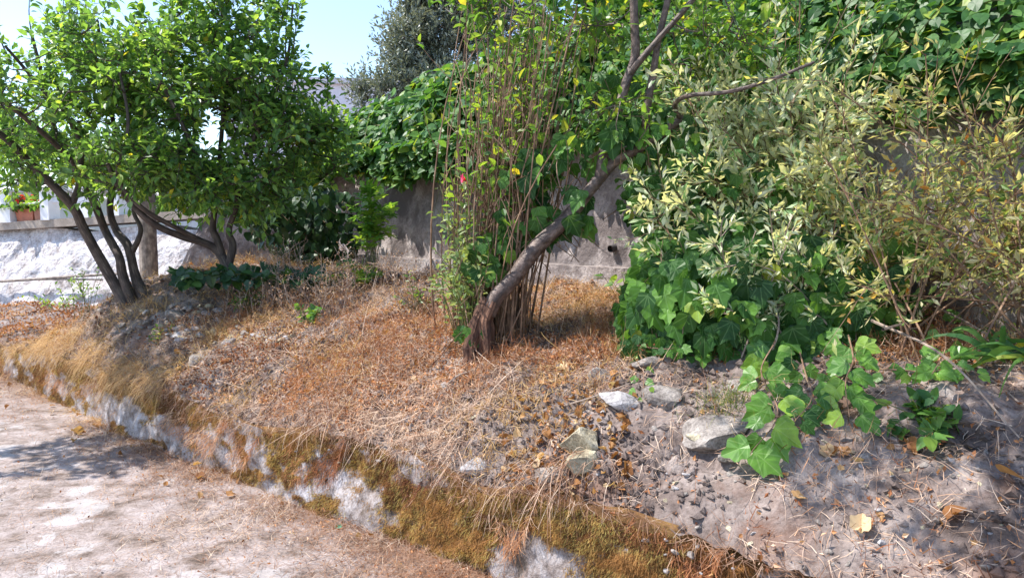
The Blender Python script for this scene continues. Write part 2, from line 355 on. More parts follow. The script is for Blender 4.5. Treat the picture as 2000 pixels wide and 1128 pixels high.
MS = rockmat('soil', [(0.30, (0.065, 0.048, 0.042)), (0.46, (0.155, 0.12, 0.107)), (0.58, (0.25, 0.205, 0.187)), (0.75, (0.38, 0.33, 0.30))], 5.0, 1.0, 0.95, 60.0, stain=(1.6, 0.52, 0.70, (0.19, 0.10, 0.065)))
MROAD = rockmat('road_dust', [(0.36, (0.12, 0.09, 0.075)), (0.44, (0.22, 0.175, 0.155)), (0.53, (0.30, 0.25, 0.235)), (0.64, (0.37, 0.32, 0.31))], 5.0, 1.0, 0.9, 70.0, dist=0.015, attr='flake', second=[(0.35, (0.28, 0.25, 0.24)), (0.6, (0.42, 0.385, 0.38))])
MSUB = rockmat('far_ground', [(0.3, (0.12, 0.11, 0.06)), (0.7, (0.30, 0.24, 0.16))], 0.6, 0.3)
MLOW = rockmat('whitewashed_low_wall', [(0.36, (0.11, 0.085, 0.07)), (0.45, (0.23, 0.19, 0.175)), (0.54, (0.35, 0.315, 0.31)), (0.66, (0.50, 0.47, 0.485))], 7.0, 0.9, 0.9, 80.0, attr='moss', second=[(0.3, (0.07, 0.035, 0.02)), (0.5, (0.17, 0.09, 0.035)), (0.7, (0.27, 0.16, 0.06))])
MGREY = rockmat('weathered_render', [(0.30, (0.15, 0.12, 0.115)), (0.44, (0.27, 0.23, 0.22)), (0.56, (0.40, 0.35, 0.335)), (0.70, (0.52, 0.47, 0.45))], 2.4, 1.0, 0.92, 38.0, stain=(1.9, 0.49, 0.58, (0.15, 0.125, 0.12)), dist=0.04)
MWHITE = rockmat('rough_whitewash', [(0.34, (0.30, 0.26, 0.25)), (0.45, (0.50, 0.46, 0.46)), (0.60, (0.70, 0.68, 0.70))], 8.0, 1.0, 0.9, 30.0, dist=0.05)
MCONC = rockmat('ledge_concrete', [(0.3, (0.25, 0.20, 0.16)), (0.7, (0.50, 0.43, 0.37))], 5.0, 0.7)
MST = rockmat('grey_stone', [(0.3, (0.12, 0.10, 0.09)), (0.5, (0.25, 0.22, 0.20)), (0.7, (0.40, 0.36, 0.33))], 10.0, 0.9, 0.9, 80.0)
MSY = rockmat('yellow_stone', [(0.3, (0.20, 0.16, 0.11)), (0.5, (0.38, 0.33, 0.23)), (0.7, (0.58, 0.52, 0.40))], 10.0, 0.9, 0.9, 80.0)
MSW = rockmat('white_stone', [(0.3, (0.20, 0.18, 0.18)), (0.5, (0.36, 0.34, 0.34)), (0.7, (0.55, 0.53, 0.53))], 10.0, 0.9, 0.9, 80.0)
GRN = [(0, (0.07, 0.15, 0.055)), (0.45, (0.12, 0.24, 0.075)), (0.8, (0.20, 0.35, 0.09)), (0.985, (0.32, 0.45, 0.10)), (1, (0.50, 0.38, 0.03))]
ML_TREE = leafmat('orchard_leaf', GRN, 0.50, 0.38, 0.5)
ML_VINE = leafmat('vine_leaf', [(0, (0.035, 0.105, 0.03)), (0.5, (0.065, 0.165, 0.045)), (0.9, (0.12, 0.24, 0.05)), (0.98, (0.30, 0.36, 0.04)), (1, (0.5, 0.42, 0.03))], 0.38, 0.45, 0.35)
ML_IVY = leafmat('ivy_leaf', [(0, (0.018, 0.060, 0.014)), (0.4, (0.038, 0.11, 0.022)), (0.75, (0.075, 0.18, 0.032)), (0.97, (0.15, 0.32, 0.05)), (1, (0.42, 0.40, 0.06))], 0.34, 0.46, 0.25, veins=(0.20, 0.34, 0.14))
ML_IVYB = leafmat('young_ivy_leaf', [(0, (0.07, 0.19, 0.03)), (0.6, (0.12, 0.27, 0.035)), (1, (0.24, 0.38, 0.05))], 0.38, 0.38, 0.5, veins=(0.30, 0.45, 0.16))
ML_YEL = leafmat('backlit_bush_leaf', [(0, (0.06, 0.15, 0.035)), (0.5, (0.11, 0.22, 0.05)), (0.9, (0.22, 0.34, 0.06)), (0.97, (0.40, 0.42, 0.06)), (1, (0.55, 0.45, 0.04))], 0.45, 0.4, 0.4)
ML_OLIVE = leafmat('olive_leaf', [(0, (0.045, 0.065, 0.045)), (0.6, (0.09, 0.115, 0.085)), (1, (0.17, 0.20, 0.16))], 0.12, 0.42, 0.6, under=(0.24, 0.27, 0.24))
ML_SILV = leafmat('silvery_leaf', [(0, (0.09, 0.20, 0.06)), (0.25, (0.20, 0.34, 0.14)), (0.55, (0.48, 0.56, 0.38)), (0.97, (0.66, 0.68, 0.55)), (1, (0.45, 0.32, 0.10))], 0.38, 0.5, 0.4, under=(0.52, 0.54, 0.42))
ML_RUST = leafmat('autumn_tinged_leaf', [(0, (0.09, 0.18, 0.045)), (0.45, (0.20, 0.29, 0.09)), (0.75, (0.42, 0.42, 0.18)), (0.93, (0.50, 0.36, 0.12)), (1, (0.42, 0.16, 0.035))], 0.42, 0.5, 0.3, under=(0.48, 0.46, 0.28))
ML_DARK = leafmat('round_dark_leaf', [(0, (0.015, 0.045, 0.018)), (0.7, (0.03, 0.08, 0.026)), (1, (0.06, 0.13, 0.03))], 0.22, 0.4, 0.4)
ML_DEAD = leafmat('dead_leaf', [(0, (0.18, 0.08, 0.035)), (0.4, (0.32, 0.15, 0.06)), (0.75, (0.46, 0.29, 0.15)), (1, (0.58, 0.45, 0.30))], 0.25, 0.75, 0.15)
ML_CRISP = leafmat('leaf_litter', [(0, (0.11, 0.045, 0.03)), (0.35, (0.30, 0.12, 0.06)), (0.7, (0.48, 0.24, 0.125)), (1, (0.64, 0.48, 0.38))], 0.20, 0.85, 0.1)
M_STRAW = leafmat('dry_straw', [(0, (0.13, 0.065, 0.045)), (0.4, (0.30, 0.17, 0.115)), (0.8, (0.50, 0.35, 0.27)), (1, (0.66, 0.54, 0.46))], 0.2, 0.7, 0.2)
M_GOLD = leafmat('golden_grass', [(0, (0.24, 0.13, 0.06)), (0.5, (0.46, 0.29, 0.14)), (1, (0.68, 0.50, 0.30))], 0.25, 0.7, 0.2)
M_MOSS = leafmat('dry_moss', [(0, (0.09, 0.045, 0.025)), (0.35, (0.22, 0.105, 0.045)), (0.6, (0.33, 0.18, 0.07)), (0.85, (0.40, 0.28, 0.10)), (1, (0.30, 0.27, 0.10))], 0.25, 0.8, 0.1)
M_GRASS = leafmat('green_grass', [(0, (0.06, 0.11, 0.025)), (0.6, (0.12, 0.18, 0.04)), (1, (0.38, 0.32, 0.14))], 0.3, 0.5, 0.3)
M_FLW = leafmat('red_petals', [(0, (0.55, 0.02, 0.02)), (1, (0.75, 0.08, 0.05))], 0.3, 0.5, 0.3)
M_PINK = leafmat('pink_petals', [(0, (0.70, 0.05, 0.18)), (1, (0.80, 0.12, 0.28))], 0.3, 0.5, 0.3)
MB_DARK = barkmat('dark_bark', (0.035, 0.025, 0.022), (0.075, 0.055, 0.048), (0.15, 0.12, 0.10))
MB_CHER = barkmat('banded_bark', (0.045, 0.028, 0.024), (0.10, 0.068, 0.056), (0.23, 0.175, 0.155), 24, True, 0.5, 0.9)
MB_STUMP = barkmat('rotten_bark', (0.035, 0.016, 0.011), (0.11, 0.052, 0.032), (0.22, 0.12, 0.075), 40, False, 0.9, 1.0)
MB_STEM = barkmat('brown_stem', (0.12, 0.065, 0.04), (0.24, 0.145, 0.09), (0.38, 0.27, 0.18))
MB_GREY = barkmat('pale_twig', (0.18, 0.13, 0.10), (0.34, 0.27, 0.22), (0.50, 0.43, 0.36))
MB_POST = barkmat('weathered_pole', (0.14, 0.11, 0.09), (0.27, 0.23, 0.20), (0.40, 0.35, 0.31))
MB_GREEN = barkmat('green_stem', (0.08, 0.11, 0.03), (0.15, 0.17, 0.05), (0.26, 0.20, 0.08))

# ---------------------------------------------------------------- ground, road, bank, hillside
def sheet(name, x0, x1, y0, y1, nx, ny, fz, m):
    X, Y = np.meshgrid(np.linspace(x0, x1, nx), np.linspace(y0, y1, ny), indexing='ij')
    V = np.stack([X, Y, fz(X, Y)], -1).reshape(-1, 3)
    return tag(build(name, V, grid_faces(nx, ny), m, smooth=True), kind='structure')
sheet('ground', -900, 900, -900, 900, 41, 41, lambda x, y: -0.12 + 0 * x, MSUB)
sg = np.r_[np.linspace(-14, -4, 40)[:-1], np.linspace(-4, 8, 330)[:-1], np.linspace(8, 24, 60)]
dg = np.r_[np.linspace(-9, -3.4, 26)[:-1], np.linspace(-3.4, 0.10, 100)]
S, D = np.meshgrid(sg, dg, indexing='ij'); X, Y = xy_of(S, D)
V = np.stack([X, Y, Zr(X, Y) + 0.006 * fbm(X * 9, Y * 9, 3, 3) * sm(9, 3, np.hypot(X, Y))], -1).reshape(-1, 3)
fk = .24 + .50 * fbm(V[:, 0] * 4.5, V[:, 1] * 4.5, 8, 5, .65) + .22 * sm(-1.0, -2.4, D.ravel()) - .3 * sm(-.9, -.2, D.ravel())
tag(build('road', V, grid_faces(len(sg), len(dg))[:, ::-1], MROAD, smooth=True, extra={'flake': fk}), kind='structure')
sg = np.r_[np.linspace(-8, -3.2, 50)[:-1], np.linspace(-3.2, 7.5, 560)[:-1], np.linspace(7.5, 24, 70)]
dg = np.r_[np.linspace(0.03, 2.6, 170)[:-1], np.linspace(2.6, 8, 26)]
S, D = np.meshgrid(sg, dg, indexing='ij'); X, Y = xy_of(S, D)
V = np.stack([X, Y, Zb(X, Y) - 0.02 * (D < 0.05)], -1).reshape(-1, 3)
tag(build('bank', V, grid_faces(len(sg), len(dg))[:, ::-1], MS, smooth=True), kind='structure')
tg_ = np.linspace(-9, 6.2, 140); dg = np.r_[np.linspace(0.12, 4, 50)[:-1], np.linspace(4, 30, 30)]
S, D = np.meshgrid(tg_, dg, indexing='ij'); X = W0[0] + WU[0] * S + WN[0] * D; Y = W0[1] + WU[1] * S + WN[1] * D
V = np.stack([X, Y, hill(X, Y)], -1).reshape(-1, 3)
tag(build('hillside', V, grid_faces(len(tg_), len(dg))[:, ::-1], MS, smooth=True), kind='structure')

# ---------------------------------------------------------------- walls
def wall_solid(name, pts, z0, zt, thick, m, parent, res=0.05, rough=0.02, batter=0.0, rake=0.0, fr=3.0, extra=None):
    """a wall along a plan polyline (left normal = back); face pushed in and out, with top and back"""
    pts = np.asarray(pts, float); seg = np.linalg.norm(np.diff(pts, axis=0), axis=1); L = np.r_[0, np.cumsum(seg)]
    n = max(2, int(L[-1] / res)); s = np.linspace(0, L[-1], n)
    x = np.interp(s, L, pts[:, 0]); y = np.interp(s, L, pts[:, 1]); t = nrm(np.stack([np.gradient(x), np.gradient(y)], 1)); nb = np.stack([-t[:, 1], t[:, 0]], 1)
    nv = max(3, int((np.max(zt(x, y, s)) - z0) / res)); v = np.linspace(0, 1, nv); zz = z0 + (zt(x, y, s) - z0)[:, None] * v[None]
    off = rough * fbm(s[:, None] * fr, zz * fr, 4.0, 5, 0.55) + batter * (zz - z0)
    Fx = x[:, None] + nb[:, 0:1] * off; Fy = y[:, None] + nb[:, 1:2] * off
    if rake: 
        k = rake * (zz - z0) * np.exp(-s[:, None] / 0.8); Fx += t[:, 0:1] * k; Fy += t[:, 1:2] * k
    front = np.stack([Fx, Fy, zz], -1)
    bk = front[:, ::-1].copy(); bk[..., 0] += nb[:, 0:1] * thick; bk[..., 1] += nb[:, 1:2] * thick
    full = np.concatenate([front, bk[:, :1], bk[:, -1:]], 1); m_ = full.shape[1]
    V = full.reshape(-1, 3); T = grid_faces(n, m_)
    caps = []
    for i in (0, n - 1):
        b = i * m_
        for j in range(nv - 1): pass
    return build(name, V, T, m, parent, smooth=False, extra=extra(V) if extra else None), V
# low wall by the road
ss = np.linspace(-6, 15, 1100); vv = np.linspace(0, 1, 26)
S, Vv = np.meshgrid(ss, vv, indexing='ij'); top = wtop(S) + 0.03
zz = -0.05 + (top + 0.05) * np.minimum(Vv / 0.8, 1)
dd = 0.045 * fbm(S * 2.2, zz * 3, 1, 4) + 0.016 * fbm(S * 11, zz * 14, 2, 3) + 0.16 * zz - 0.03 + 0.15 * np.maximum(Vv - 0.8, 0) / 0.2
X, Y = xy_of(S, dd); zz = zz - 0.17 * np.maximum(Vv - 0.8, 0) / 0.2
def moss_of(s, z): return 0.53 + 0.72 * fbm(s * 2.6, z * 5.5, 6.0, 5, 0.68) + 0.40 * sm(0.14, 0.34, z) - 0.08 * sm(2.2, 4.0, s)
lw = thing('low_wall', 'low whitewashed retaining wall furred with dry moss along the road edge', 'wall', (*xy_of(2.0, 0.0), 0.0))
Vl = np.stack([X, Y, zz], -1).reshape(-1, 3); mo = np.clip(moss_of(S, zz), 0, 1).ravel()
build('wall_face', Vl, grid_faces(len(ss), 26)[:, ::-1], MLOW, lw, smooth=True, extra={'moss': np.maximum(mo, (Vv.ravel() > 0.78) * 1.0)})
# moss: short drooping blades where the wall is mossy
n = 330000; s = R.uniform(-1.5, 8, n); z = R.uniform(0.0, 0.42, n); keep = (moss_of(s, z) + R.normal(0, 0.17, n) > 0.50) & (z < wtop(s)) & (R.random(n) < (3.2 / np.maximum(3.2, 3.2 + s)) ** 1.2)
keep &= s < 7.6; s, z = s[keep], z[keep]; n = len(s)
d = 0.045 * fbm(s * 2.2, z * 3, 1, 4) + 0.016 * fbm(s * 11, z * 14, 2, 3) + 0.16 * z - 0.03
x, y = xy_of(s, d - 0.002); out = np.array([-N2[0], -N2[1], 0.0])
p = np.stack([x, y, z], 1); dr = nrm(out + np.array([0, 0, -0.9]) + rv(n) * 0.8)
V, T, rn = ribbons(p, dr, nrm(rv(n) * 0.5 + out), R.uniform(0.006, 0.020, n) * (1 + .9 * (R.random(n) < .12)), R.uniform(0.002, 0.0045, n), R.uniform(-0.5, 0.5, (n, 3)), 1)
tn = np.clip(0.42 + 0.6 * fbm(s * 3.5, z * 8, 3, 4, .6) + R.normal(0, 0.16, n), 0, 0.999)
tag(build('moss', V, T, M_MOSS, lw, rnd=np.repeat(tn, 4)), kind='stuff')

# back wall
bw = thing('concrete_wall', 'tall weathered rendered wall with shadow dapples behind the bank, vines spilling over it', 'wall', (W0[0], W0[1], 1.1))
pl = [W0 + WU * t for t in (-9, -4, 0, 3, 5.9)] + [np.array([-4.05, 9.85]), np.array([-4.75, 9.75])]
pl = pl[::-1]
wall_solid('wall_face', pl, 0.5, lambda x, y, s: 2.44 + 0.03 * fbm(s * 0.8, 1, 0, 2) - 0.3 * sm(1.3, 0, s), 0.3, MGREY, bw, 0.045, 0.022, 0.10, 0.45)
ft = [p_ - WN * 0.12 for p_ in pl[2:]]
wall_solid('footing', ft, 0.6, lambda x, y, s: 1.33 + 0.02 * fbm(s * 1.2, 5, 0, 3), 0.25, MGREY, bw, 0.05, 0.03, 0.05)
# weep hole pipe stub in the wall
c = W0 + WU * 0.35 - WN * 0.01
a0 = np.array([c[0], c[1], 1.47]); V, T, u = tube([a0 + [WN[0] * .3, WN[1] * .3, .04], a0 + [WN[0] * .05, WN[1] * .05, 0.0]], 0.03, 0.03, 12)
build('drain_pipe', V, T, plain('dark_pipe', (0.05, 0.045, 0.045)), bw, uv=u)
# white wall at the left
ww = thing('white_wall', 'rough whitewashed retaining wall below the planters at the far left', 'wall', (*P(100, 610, 11.6)[:2], 0.3))
wl = [P(-500, 500, 13.8)[:2], P(520, 500, 10.4)[:2]]
def Yw(px): return 1 / (1 / 13.8 + (px + 500) / 1020 * (1 / 10.4 - 1 / 13.8))
wall_solid('wall_face', wl[::1], 0.2, lambda x, y, s: 1.66 + 0.05 * fbm(s * .9, 3, 0, 3), 0.5, MWHITE, ww, 0.05, 0.06, 0.42, 0, 2.2)
for k, (pp, r) in enumerate([([(-60, 552), (40, 547), (120, 541), (235, 534)], 0.022), ([(60, 546), (130, 545), (200, 546)], 0.014)]):
    V, T, u = tube(crom([P(a, b, Yw(a) + .14) for a, b in pp]), r, r, 8); build('pipe', V, T, MB_POST, ww, uv=u)
def box(cx, cy, cz, sx, sy, sz, rz=0.0, bev=0.0):
    V = np.array([[x, y, z] for x in (-.5, .5) for y in (-.5, .5) for z in (-.5, .5)]) * [sx, sy, sz]
    c_, s_ = math.cos(rz), math.sin(rz); V = np.stack([V[:, 0] * c_ - V[:, 1] * s_, V[:, 0] * s_ + V[:, 1] * c_, V[:, 2]], 1) + [cx, cy, cz]
    return V, np.array([[0, 1, 3, 2], [4, 6, 7, 5], [0, 4, 5, 1], [2, 3, 7, 6], [0, 2, 6, 4], [1, 5, 7, 3]]), np.zeros((8, 2))
mw = plain('white_paint', (0.80, 0.79, 0.80), 0.6, 0, 0.05)
a = P(-60, 440, Yw(-60) + .75); b = P(330, 415, Yw(330) + .75); rz = math.atan2(b[1] - a[1], b[0] - a[0]); c = (a + b) / 2; Lw = np.linalg.norm((b - a)[:2]); SLOPE = (b[2] - a[2]) / Lw
def onl(px, dz=0.0, dy=0.0):
    t = (px + 60) / 390; q = a + (b - a) * t; return q + np.array([0, dy, dz])
V, T, u = box(0, 0, 0, Lw + 3, 0.6, 0.13); V[:, 2] += V[:, 0] * SLOPE; V = V @ np.array([[math.cos(rz), math.sin(rz), 0], [-math.sin(rz), math.cos(rz), 0], [0, 0, 1]]) + c + [0, .22, -0.06]
build('ledge', V, T, MCONC, ww)
bal = thing('balustrade', 'white post balustrade on the ledge above the rough white wall', 'balustrade', onl(60))
for px, wd, h in ((-25, .26, .55), (28, .24, .52), (108, .18, .50), (178, .30, .46), (240, .2, .5)):
    q = onl(px); V, T, u = box(q[0], q[1], q[2] + h / 2, wd, .22, h, rz); cp = box(q[0], q[1], q[2] + h + .02, wd + .08, .30, .045, rz)
    pr = box(q[0], q[1], q[2] + h + .065, wd + .02, .24, .05, rz); pr[0][[1, 3, 5, 7], :2] = pr[0][[1, 3, 5, 7], :2] * 0.3 + q[:2] * 0.7
    po = build('post', V, T, mw, bal); 
    V2, T2, u2 = merge([cp, pr]); build('post_cap', V2, T2, mw, bal)
for dz in (0.30,):
    q0, q1 = onl(-60, dz), onl(330, dz); V, T, u = tube([q0, (q0 + q1) / 2, q1], .025, .025, 8); build('rail', V, T, mw, bal, uv=u)
# planters and geraniums
for px, wd, h, col, lab in ((60, .34, .20, (0.50, 0.17, 0.10), 'terracotta flower box with red geraniums on the white balustrade ledge'),
                            (33, .16, .24, (0.03, 0.28, 0.36), 'teal pot beside the first white post on the ledge'), (90, .20, .2, (0.36, 0.16, 0.11), 'brown pot of geraniums next to the second white post')):
    q = onl(px, 0, .10); t = thing('flower_pot', lab, 'flower pot', q)
    V, T, u = box(q[0], q[1], q[2] + h / 2, wd, .2, h, rz); V[[1, 3, 5, 7], :2] = (V[[1, 3, 5, 7], :2] - q[:2]) * 1.15 + q[:2]
    build('pot', V, T, plain('pot_paint', col, .7), t); V, T, u = box(q[0], q[1], q[2] + h, wd * 1.25, .26, .03, rz); build('rim', V, T, plain('pot_rim', col, .7), t)
    n = 260; pos = q + [0, 0, h + .04] + R.normal(0, 1, (n, 3)) * [wd * .55, .10, .08]; pos[:, 2] = np.abs(pos[:, 2] - q[2] - h) + q[2] + h
    leaves(pos, rv(n), nrm(rv(n) + [0, 0, 1]), R.uniform(.05, .09, n), 'heart', ML_YEL, t)
    n = 60 if 'red' in lab else 14; pos = q + [0.0, -.06, h + .15] + R.normal(0, 1, (n, 3)) * [wd * .35, .06, .06]
    leaves(pos, rv(n), rv(n), R.uniform(.04, .06, n), 'heart', M_FLW, t, sname='flowers')

# ---------------------------------------------------------------- far houses
def house(px, py, Y, wd, dp, h, name, label, rz=0.0, col=(0.72, 0.66, 0.74)):
    q = P(px, py, Y); t = thing(name, label, 'building', (q[0], q[1], q[2] - h))
    V, T, u = box(q[0], q[1] + dp / 2, q[2] - h / 2, wd, dp, h, rz); build('wall', V, T, plain('house_paint', col, .8, 0, .06), t)
    V, T, u = box(q[0], q[1] + dp / 2, q[2] + .09, wd + .3, dp + .3, .18, rz); build('parapet', V, T, plain('parapet_paint', tuple(v * .9 for v in col), .8), t)
    for k in (-1, 0, 1):
        V, T, u = box(q[0] + k * wd * .3, q[1] - .03, q[2] - 1.9, .9, .12, 1.2, rz); f = build('window', V, T, mw, t)
        V, T, u = box(q[0] + k * wd * .3, q[1] - .10, q[2] - 1.9, .72, .04, 1.0, rz); build('pane', V, T, plain('window_glass', (.05, .07, .09), .1), t)
    return t
house(700, 166, 24, 9.0, 6, 6.0, 'house', 'pale lilac flat-roofed house just showing above the vines below the sky', 0.12)
house(40, 375, 16.5, 7.0, 4, 2.2, 'house', 'white house wall behind the flower boxes at far left', -0.05, (0.75, 0.74, 0.76))

# ---------------------------------------------------------------- trees
def grow(root, nodes, clusters, mtw, r_=0.010):
    """twigs from the nearest existing wood out to every leaf cluster; returns the shoots' ends"""
    nodes = list(nodes); N_ = np.array(nodes); A, B, D = [], [], []; rem = np.array(clusters)
    dist = np.array([np.min(np.linalg.norm(N_ - c, axis=1)) for c in rem]); order = np.argsort(dist)
    for i in order:
        c = rem[i]; dv = np.linalg.norm(N_ - c, axis=1) + 0.35 * np.maximum(0, N_[:, 2] - c[2]); j = int(np.argmin(dv)); a = N_[j]
        L = np.linalg.norm(c - a); m = a * .5 + c * .5 + np.array([0, 0, -0.10 * L]) + R.normal(0, .12, 3) * L
        A.append(a); B.append(m); D.append(c)
        tt = np.array([.35, .7, 1.0])[:, None]; nn = (1 - tt) ** 2 * a + 2 * tt * (1 - tt) * m + tt * tt * c
        N_ = np.vstack([N_, nn])
    A, B, D = map(np.array, (A, B, D)); V, T, rn, u = thin_tubes(A, B, D, r_, r_ * .4, 5, 4)
    tag(build('twigs', V, T, mtw, root, uv=u), kind='stuff'); return A, B, D
def crown_pts(ells):
    out = []
    for px, py, Y, rx, ry, rz, n in ells:
        c = P(px, py, Y) if py > -900 else np.array([px, Y, -py - 1000.0]); q = rv(n) * (R.random((n, 1)) ** (1 / 2.2)); out.append(c + q * [rx, ry, rz])
    return np.concatenate(out)
def tree(name, label, base, limbs, ells, mbark, mleaf, kind='oval', size=(.06, .10), shoots=6, per=7, slen=.28, nparts=300, cat='tree', updir=.5, up=.8, r_=.010, group=None, lump=.12, first='trunk'):
    t = thing(name, label, cat, base, group); nodes = []
    for k, (pts, r0, r1) in enumerate(limbs):
        pt = crom([P(*p_) if not isinstance(p_, np.ndarray) else p_ for p_ in pts], 6)
        V, T, u = tube(pt, r0, r1, 12, lump, k * 3.3); build(first if k == 0 else 'branch', V, T, mbark, t, uv=u, smooth=True)
        nodes += list(pt[len(pt) // (3 if k == 0 else 5):])
    cl = crown_pts(ells); A, B, D = grow(t, nodes, cl, mbark, r_)
    ctr = cl.mean(0); n = len(cl); c = np.repeat(cl, shoots, 0); o_ = nrm(nrm(c - ctr) * .5 + rv(len(c)) * .9 + [0, 0, updir])
    L = R.uniform(.5, 1.2, (len(c), 1)) * slen; A2 = c + rv(len(c)) * .04; D2 = A2 + o_ * L; B2 = (A2 + D2) / 2 + [0, 0, -.05] * L * 2 + R.normal(0, .04, (len(c), 3))
    V, T, rn, u = thin_tubes(A2, B2, D2, .0035, .0015, 2, 3); tag(build('shoots', V, T, mbark, t, uv=u), kind='stuff')
    pos, tip, nor = on_shoots(A2, B2, D2, per, .1, 1.05, (30, 75), up)
    tip = nrm(tip + [0, 0, -.15]); leaves(pos, tip, nor, R.uniform(*size, len(pos)), kind, mleaf, t, nparts)
    return t
b1 = G(255, 592); b2 = G(455, 585); Y1, Y2 = b1[1], b2[1]
def bp(b, dx=0, dz=-.08): return np.array([b[0] + dx, b[1], b[2] + dz])
tree('fruit_tree', 'leafy fruit tree with three dark stems leaning left on the mound before the white wall', b1,
     [([bp(b1), (215, 540, Y1), (165, 450, Y1 - .1), (140, 400, Y1 - .2), (60, 320, Y1 - .4), (0, 262, Y1 - .6), (-120, 190, Y1 - .9)], .060, .022),
      ([bp(b1, .05), (240, 540, Y1), (232, 500, Y1), (205, 450, Y1 + .1), (175, 370, Y1 + .1), (120, 290, Y1 + .2), (90, 180, Y1 + .2), (60, 60, Y1)], .052, .014),
      ([bp(b1, .18), (265, 540, Y1 + .1), (250, 480, Y1 + .1), (228, 450, Y1 + .2), (215, 400, Y1 + .2), (230, 300, Y1 + .2), (210, 180, Y1 + .2), (190, 40, Y1 + .1)], .055, .014),
      ([(255, 500, Y1 + .1), (275, 450, Y1 + .1), (262, 400, Y1 + .2), (320, 330, Y1 + .3)], .03, .012),
      ([(140, 400, Y1 - .2), (155, 350, Y1 - .2), (150, 260, Y1 - .3), (70, 160, Y1 - .5), (10, 90, Y1 - .7)], .034, .012),
      ([(205, 450, Y1 + .1), (150, 330, Y1 - .3), (60, 240, Y1 - 1.0), (-60, 150, Y1 - 1.6), (-200, 60, Y1 - 1.9)], .03, .012)],
     [(130, 230, Y1, .95, .9, .55, 41), (60, 170, Y1 - .4, .85, .8, .42, 27), (230, 170, Y1 + .2, .6, .7, .7, 32), (-60, 140, Y1 - 1.1, .8, .9, .55, 27), (-300, 100, Y1 - 1.7, .9, .9, .45, 23), (170, 60, Y1 - .2, .4, .6, .3, 6), (60, 330, Y1 - .2, .5, .5, .25, 8), (210, 340, Y1 + .2, .45, .5, .25, 9)],
     MB_DARK, ML_TREE, 'oval', (.06, .10))
tree('fruit_tree', 'dense fruit tree forking low above its short dark trunk, left of the vine-covered wall', b2,
     [([bp(b2), (448, 540, Y2), (440, 515, Y2), (425, 490, Y2), (400, 475, Y2 - .05), (350, 460, Y2 - .2), (290, 430, Y2 - .4), (235, 370, Y2 - .5), (210, 320, Y2 - .6)], .055, .018),
      ([(440, 520, Y2), (425, 470, Y2), (415, 440, Y2), (425, 380, Y2), (430, 300, Y2 + .1), (440, 180, Y2), (455, 60, Y2)], .040, .012),
      ([(446, 520, Y2), (455, 480, Y2), (447, 450, Y2 + .05), (462, 400, Y2), (470, 330, Y2 - .1), (520, 220, Y2 - .1), (560, 120, Y2), (572, 10, Y2)], .036, .009),
      ([(410, 478, Y2), (335, 440, Y2 - .3), (270, 400, Y2 - .5), (230, 340, Y2 - .6), (250, 240, Y2 - .6), (230, 120, Y2 - .5)], .026, .010),
      ([(430, 400, Y2), (390, 320, Y2 - .2), (350, 230, Y2 - .3), (300, 130, Y2 - .2), (260, 30, Y2 - .2)], .026, .010),
      ([(465, 400, Y2), (540, 340, Y2 + .2), (610, 270, Y2 + .4), (650, 220, Y2 + .5)], .024, .008)],
     [(400, 230, Y2, .95, .85, .70, 77), (330, 130, Y2 - .2, .75, .7, .55, 48), (500, 170, Y2, .45, .7, .65, 45), (560, 290, Y2 + .2, .55, .7, .45, 40), (300, 330, Y2 - .4, .6, .5, .3, 26), (440, 40, Y2, .6, .6, .4, 33), (620, 270, Y2 + .5, .3, .4, .32, 14), (470, 370, Y2, .65, .5, .22, 22), (380, 340, Y2 - .4, .7, .4, .3, 19)],
     MB_DARK, ML_TREE, 'oval', (.06, .10))
# upright water shoots against the sky
c0 = [P(560, 170, Y2), P(572, 120, Y2), P(640, 200, Y2 + .3), P(120, 120, Y1 - .4), P(75, 110, Y1 - .4), P(20, 120, Y1 - .5), P(175, 90, Y1)]
c1 = [P(565, -20, Y2), P(588, 0, Y2), P(640, 130, Y2 + .3), P(125, -20, Y1 - .5), P(60, -20, Y1 - .5), P(-30, -20, Y1 - .5), P(165, -30, Y1)]
ws = thing('upright_shoots', 'slim upright leafy shoots rising from the dense tree against the sky', 'shoots', c0[0])
A, D = np.array(c0), np.array(c1); B = (A + D) / 2 + R.normal(0, .04, A.shape)
V, T, rn, u = thin_tubes(A, B, D, .008, .003, 6, 4); build('stem', V, T, MB_DARK, ws, uv=u)
pos, tip, nor = on_shoots(A[:3], B[:3], D[:3], 60, 0, 1, (30, 80), .6); tip2 = on_shoots(A[3:], B[3:], D[3:], 18, 0, 1, (30, 80), .6)
pos, tip, nor = [np.concatenate([q, r_]) for q, r_ in zip((pos, tip, nor), tip2)]
leaves(pos, tip, nor, R.uniform(.05, .085, len(pos)), 'oval', ML_TREE, ws, 100)
# wooden pole
pb = P(292, 553, 8.9); pt = thing('wooden_pole', 'thick grey weathered wooden pole standing between the two fruit trees', 'pole', pb)
V, T, u = tube(crom([pb - [0, 0, .5], pb + [0.0, 0, .8], pb + [0.02, 0, 2.3]]), .105, .095, 16, .05, 4); build('shaft', V, T, MB_POST, pt, uv=u, smooth=True)
V, T, u = tube([pb + [0.02, 0, 2.29], pb + [0.02, 0, 2.34]], .10, .02, 16); build('pole_top', V, T, MB_POST, pt, uv=u)

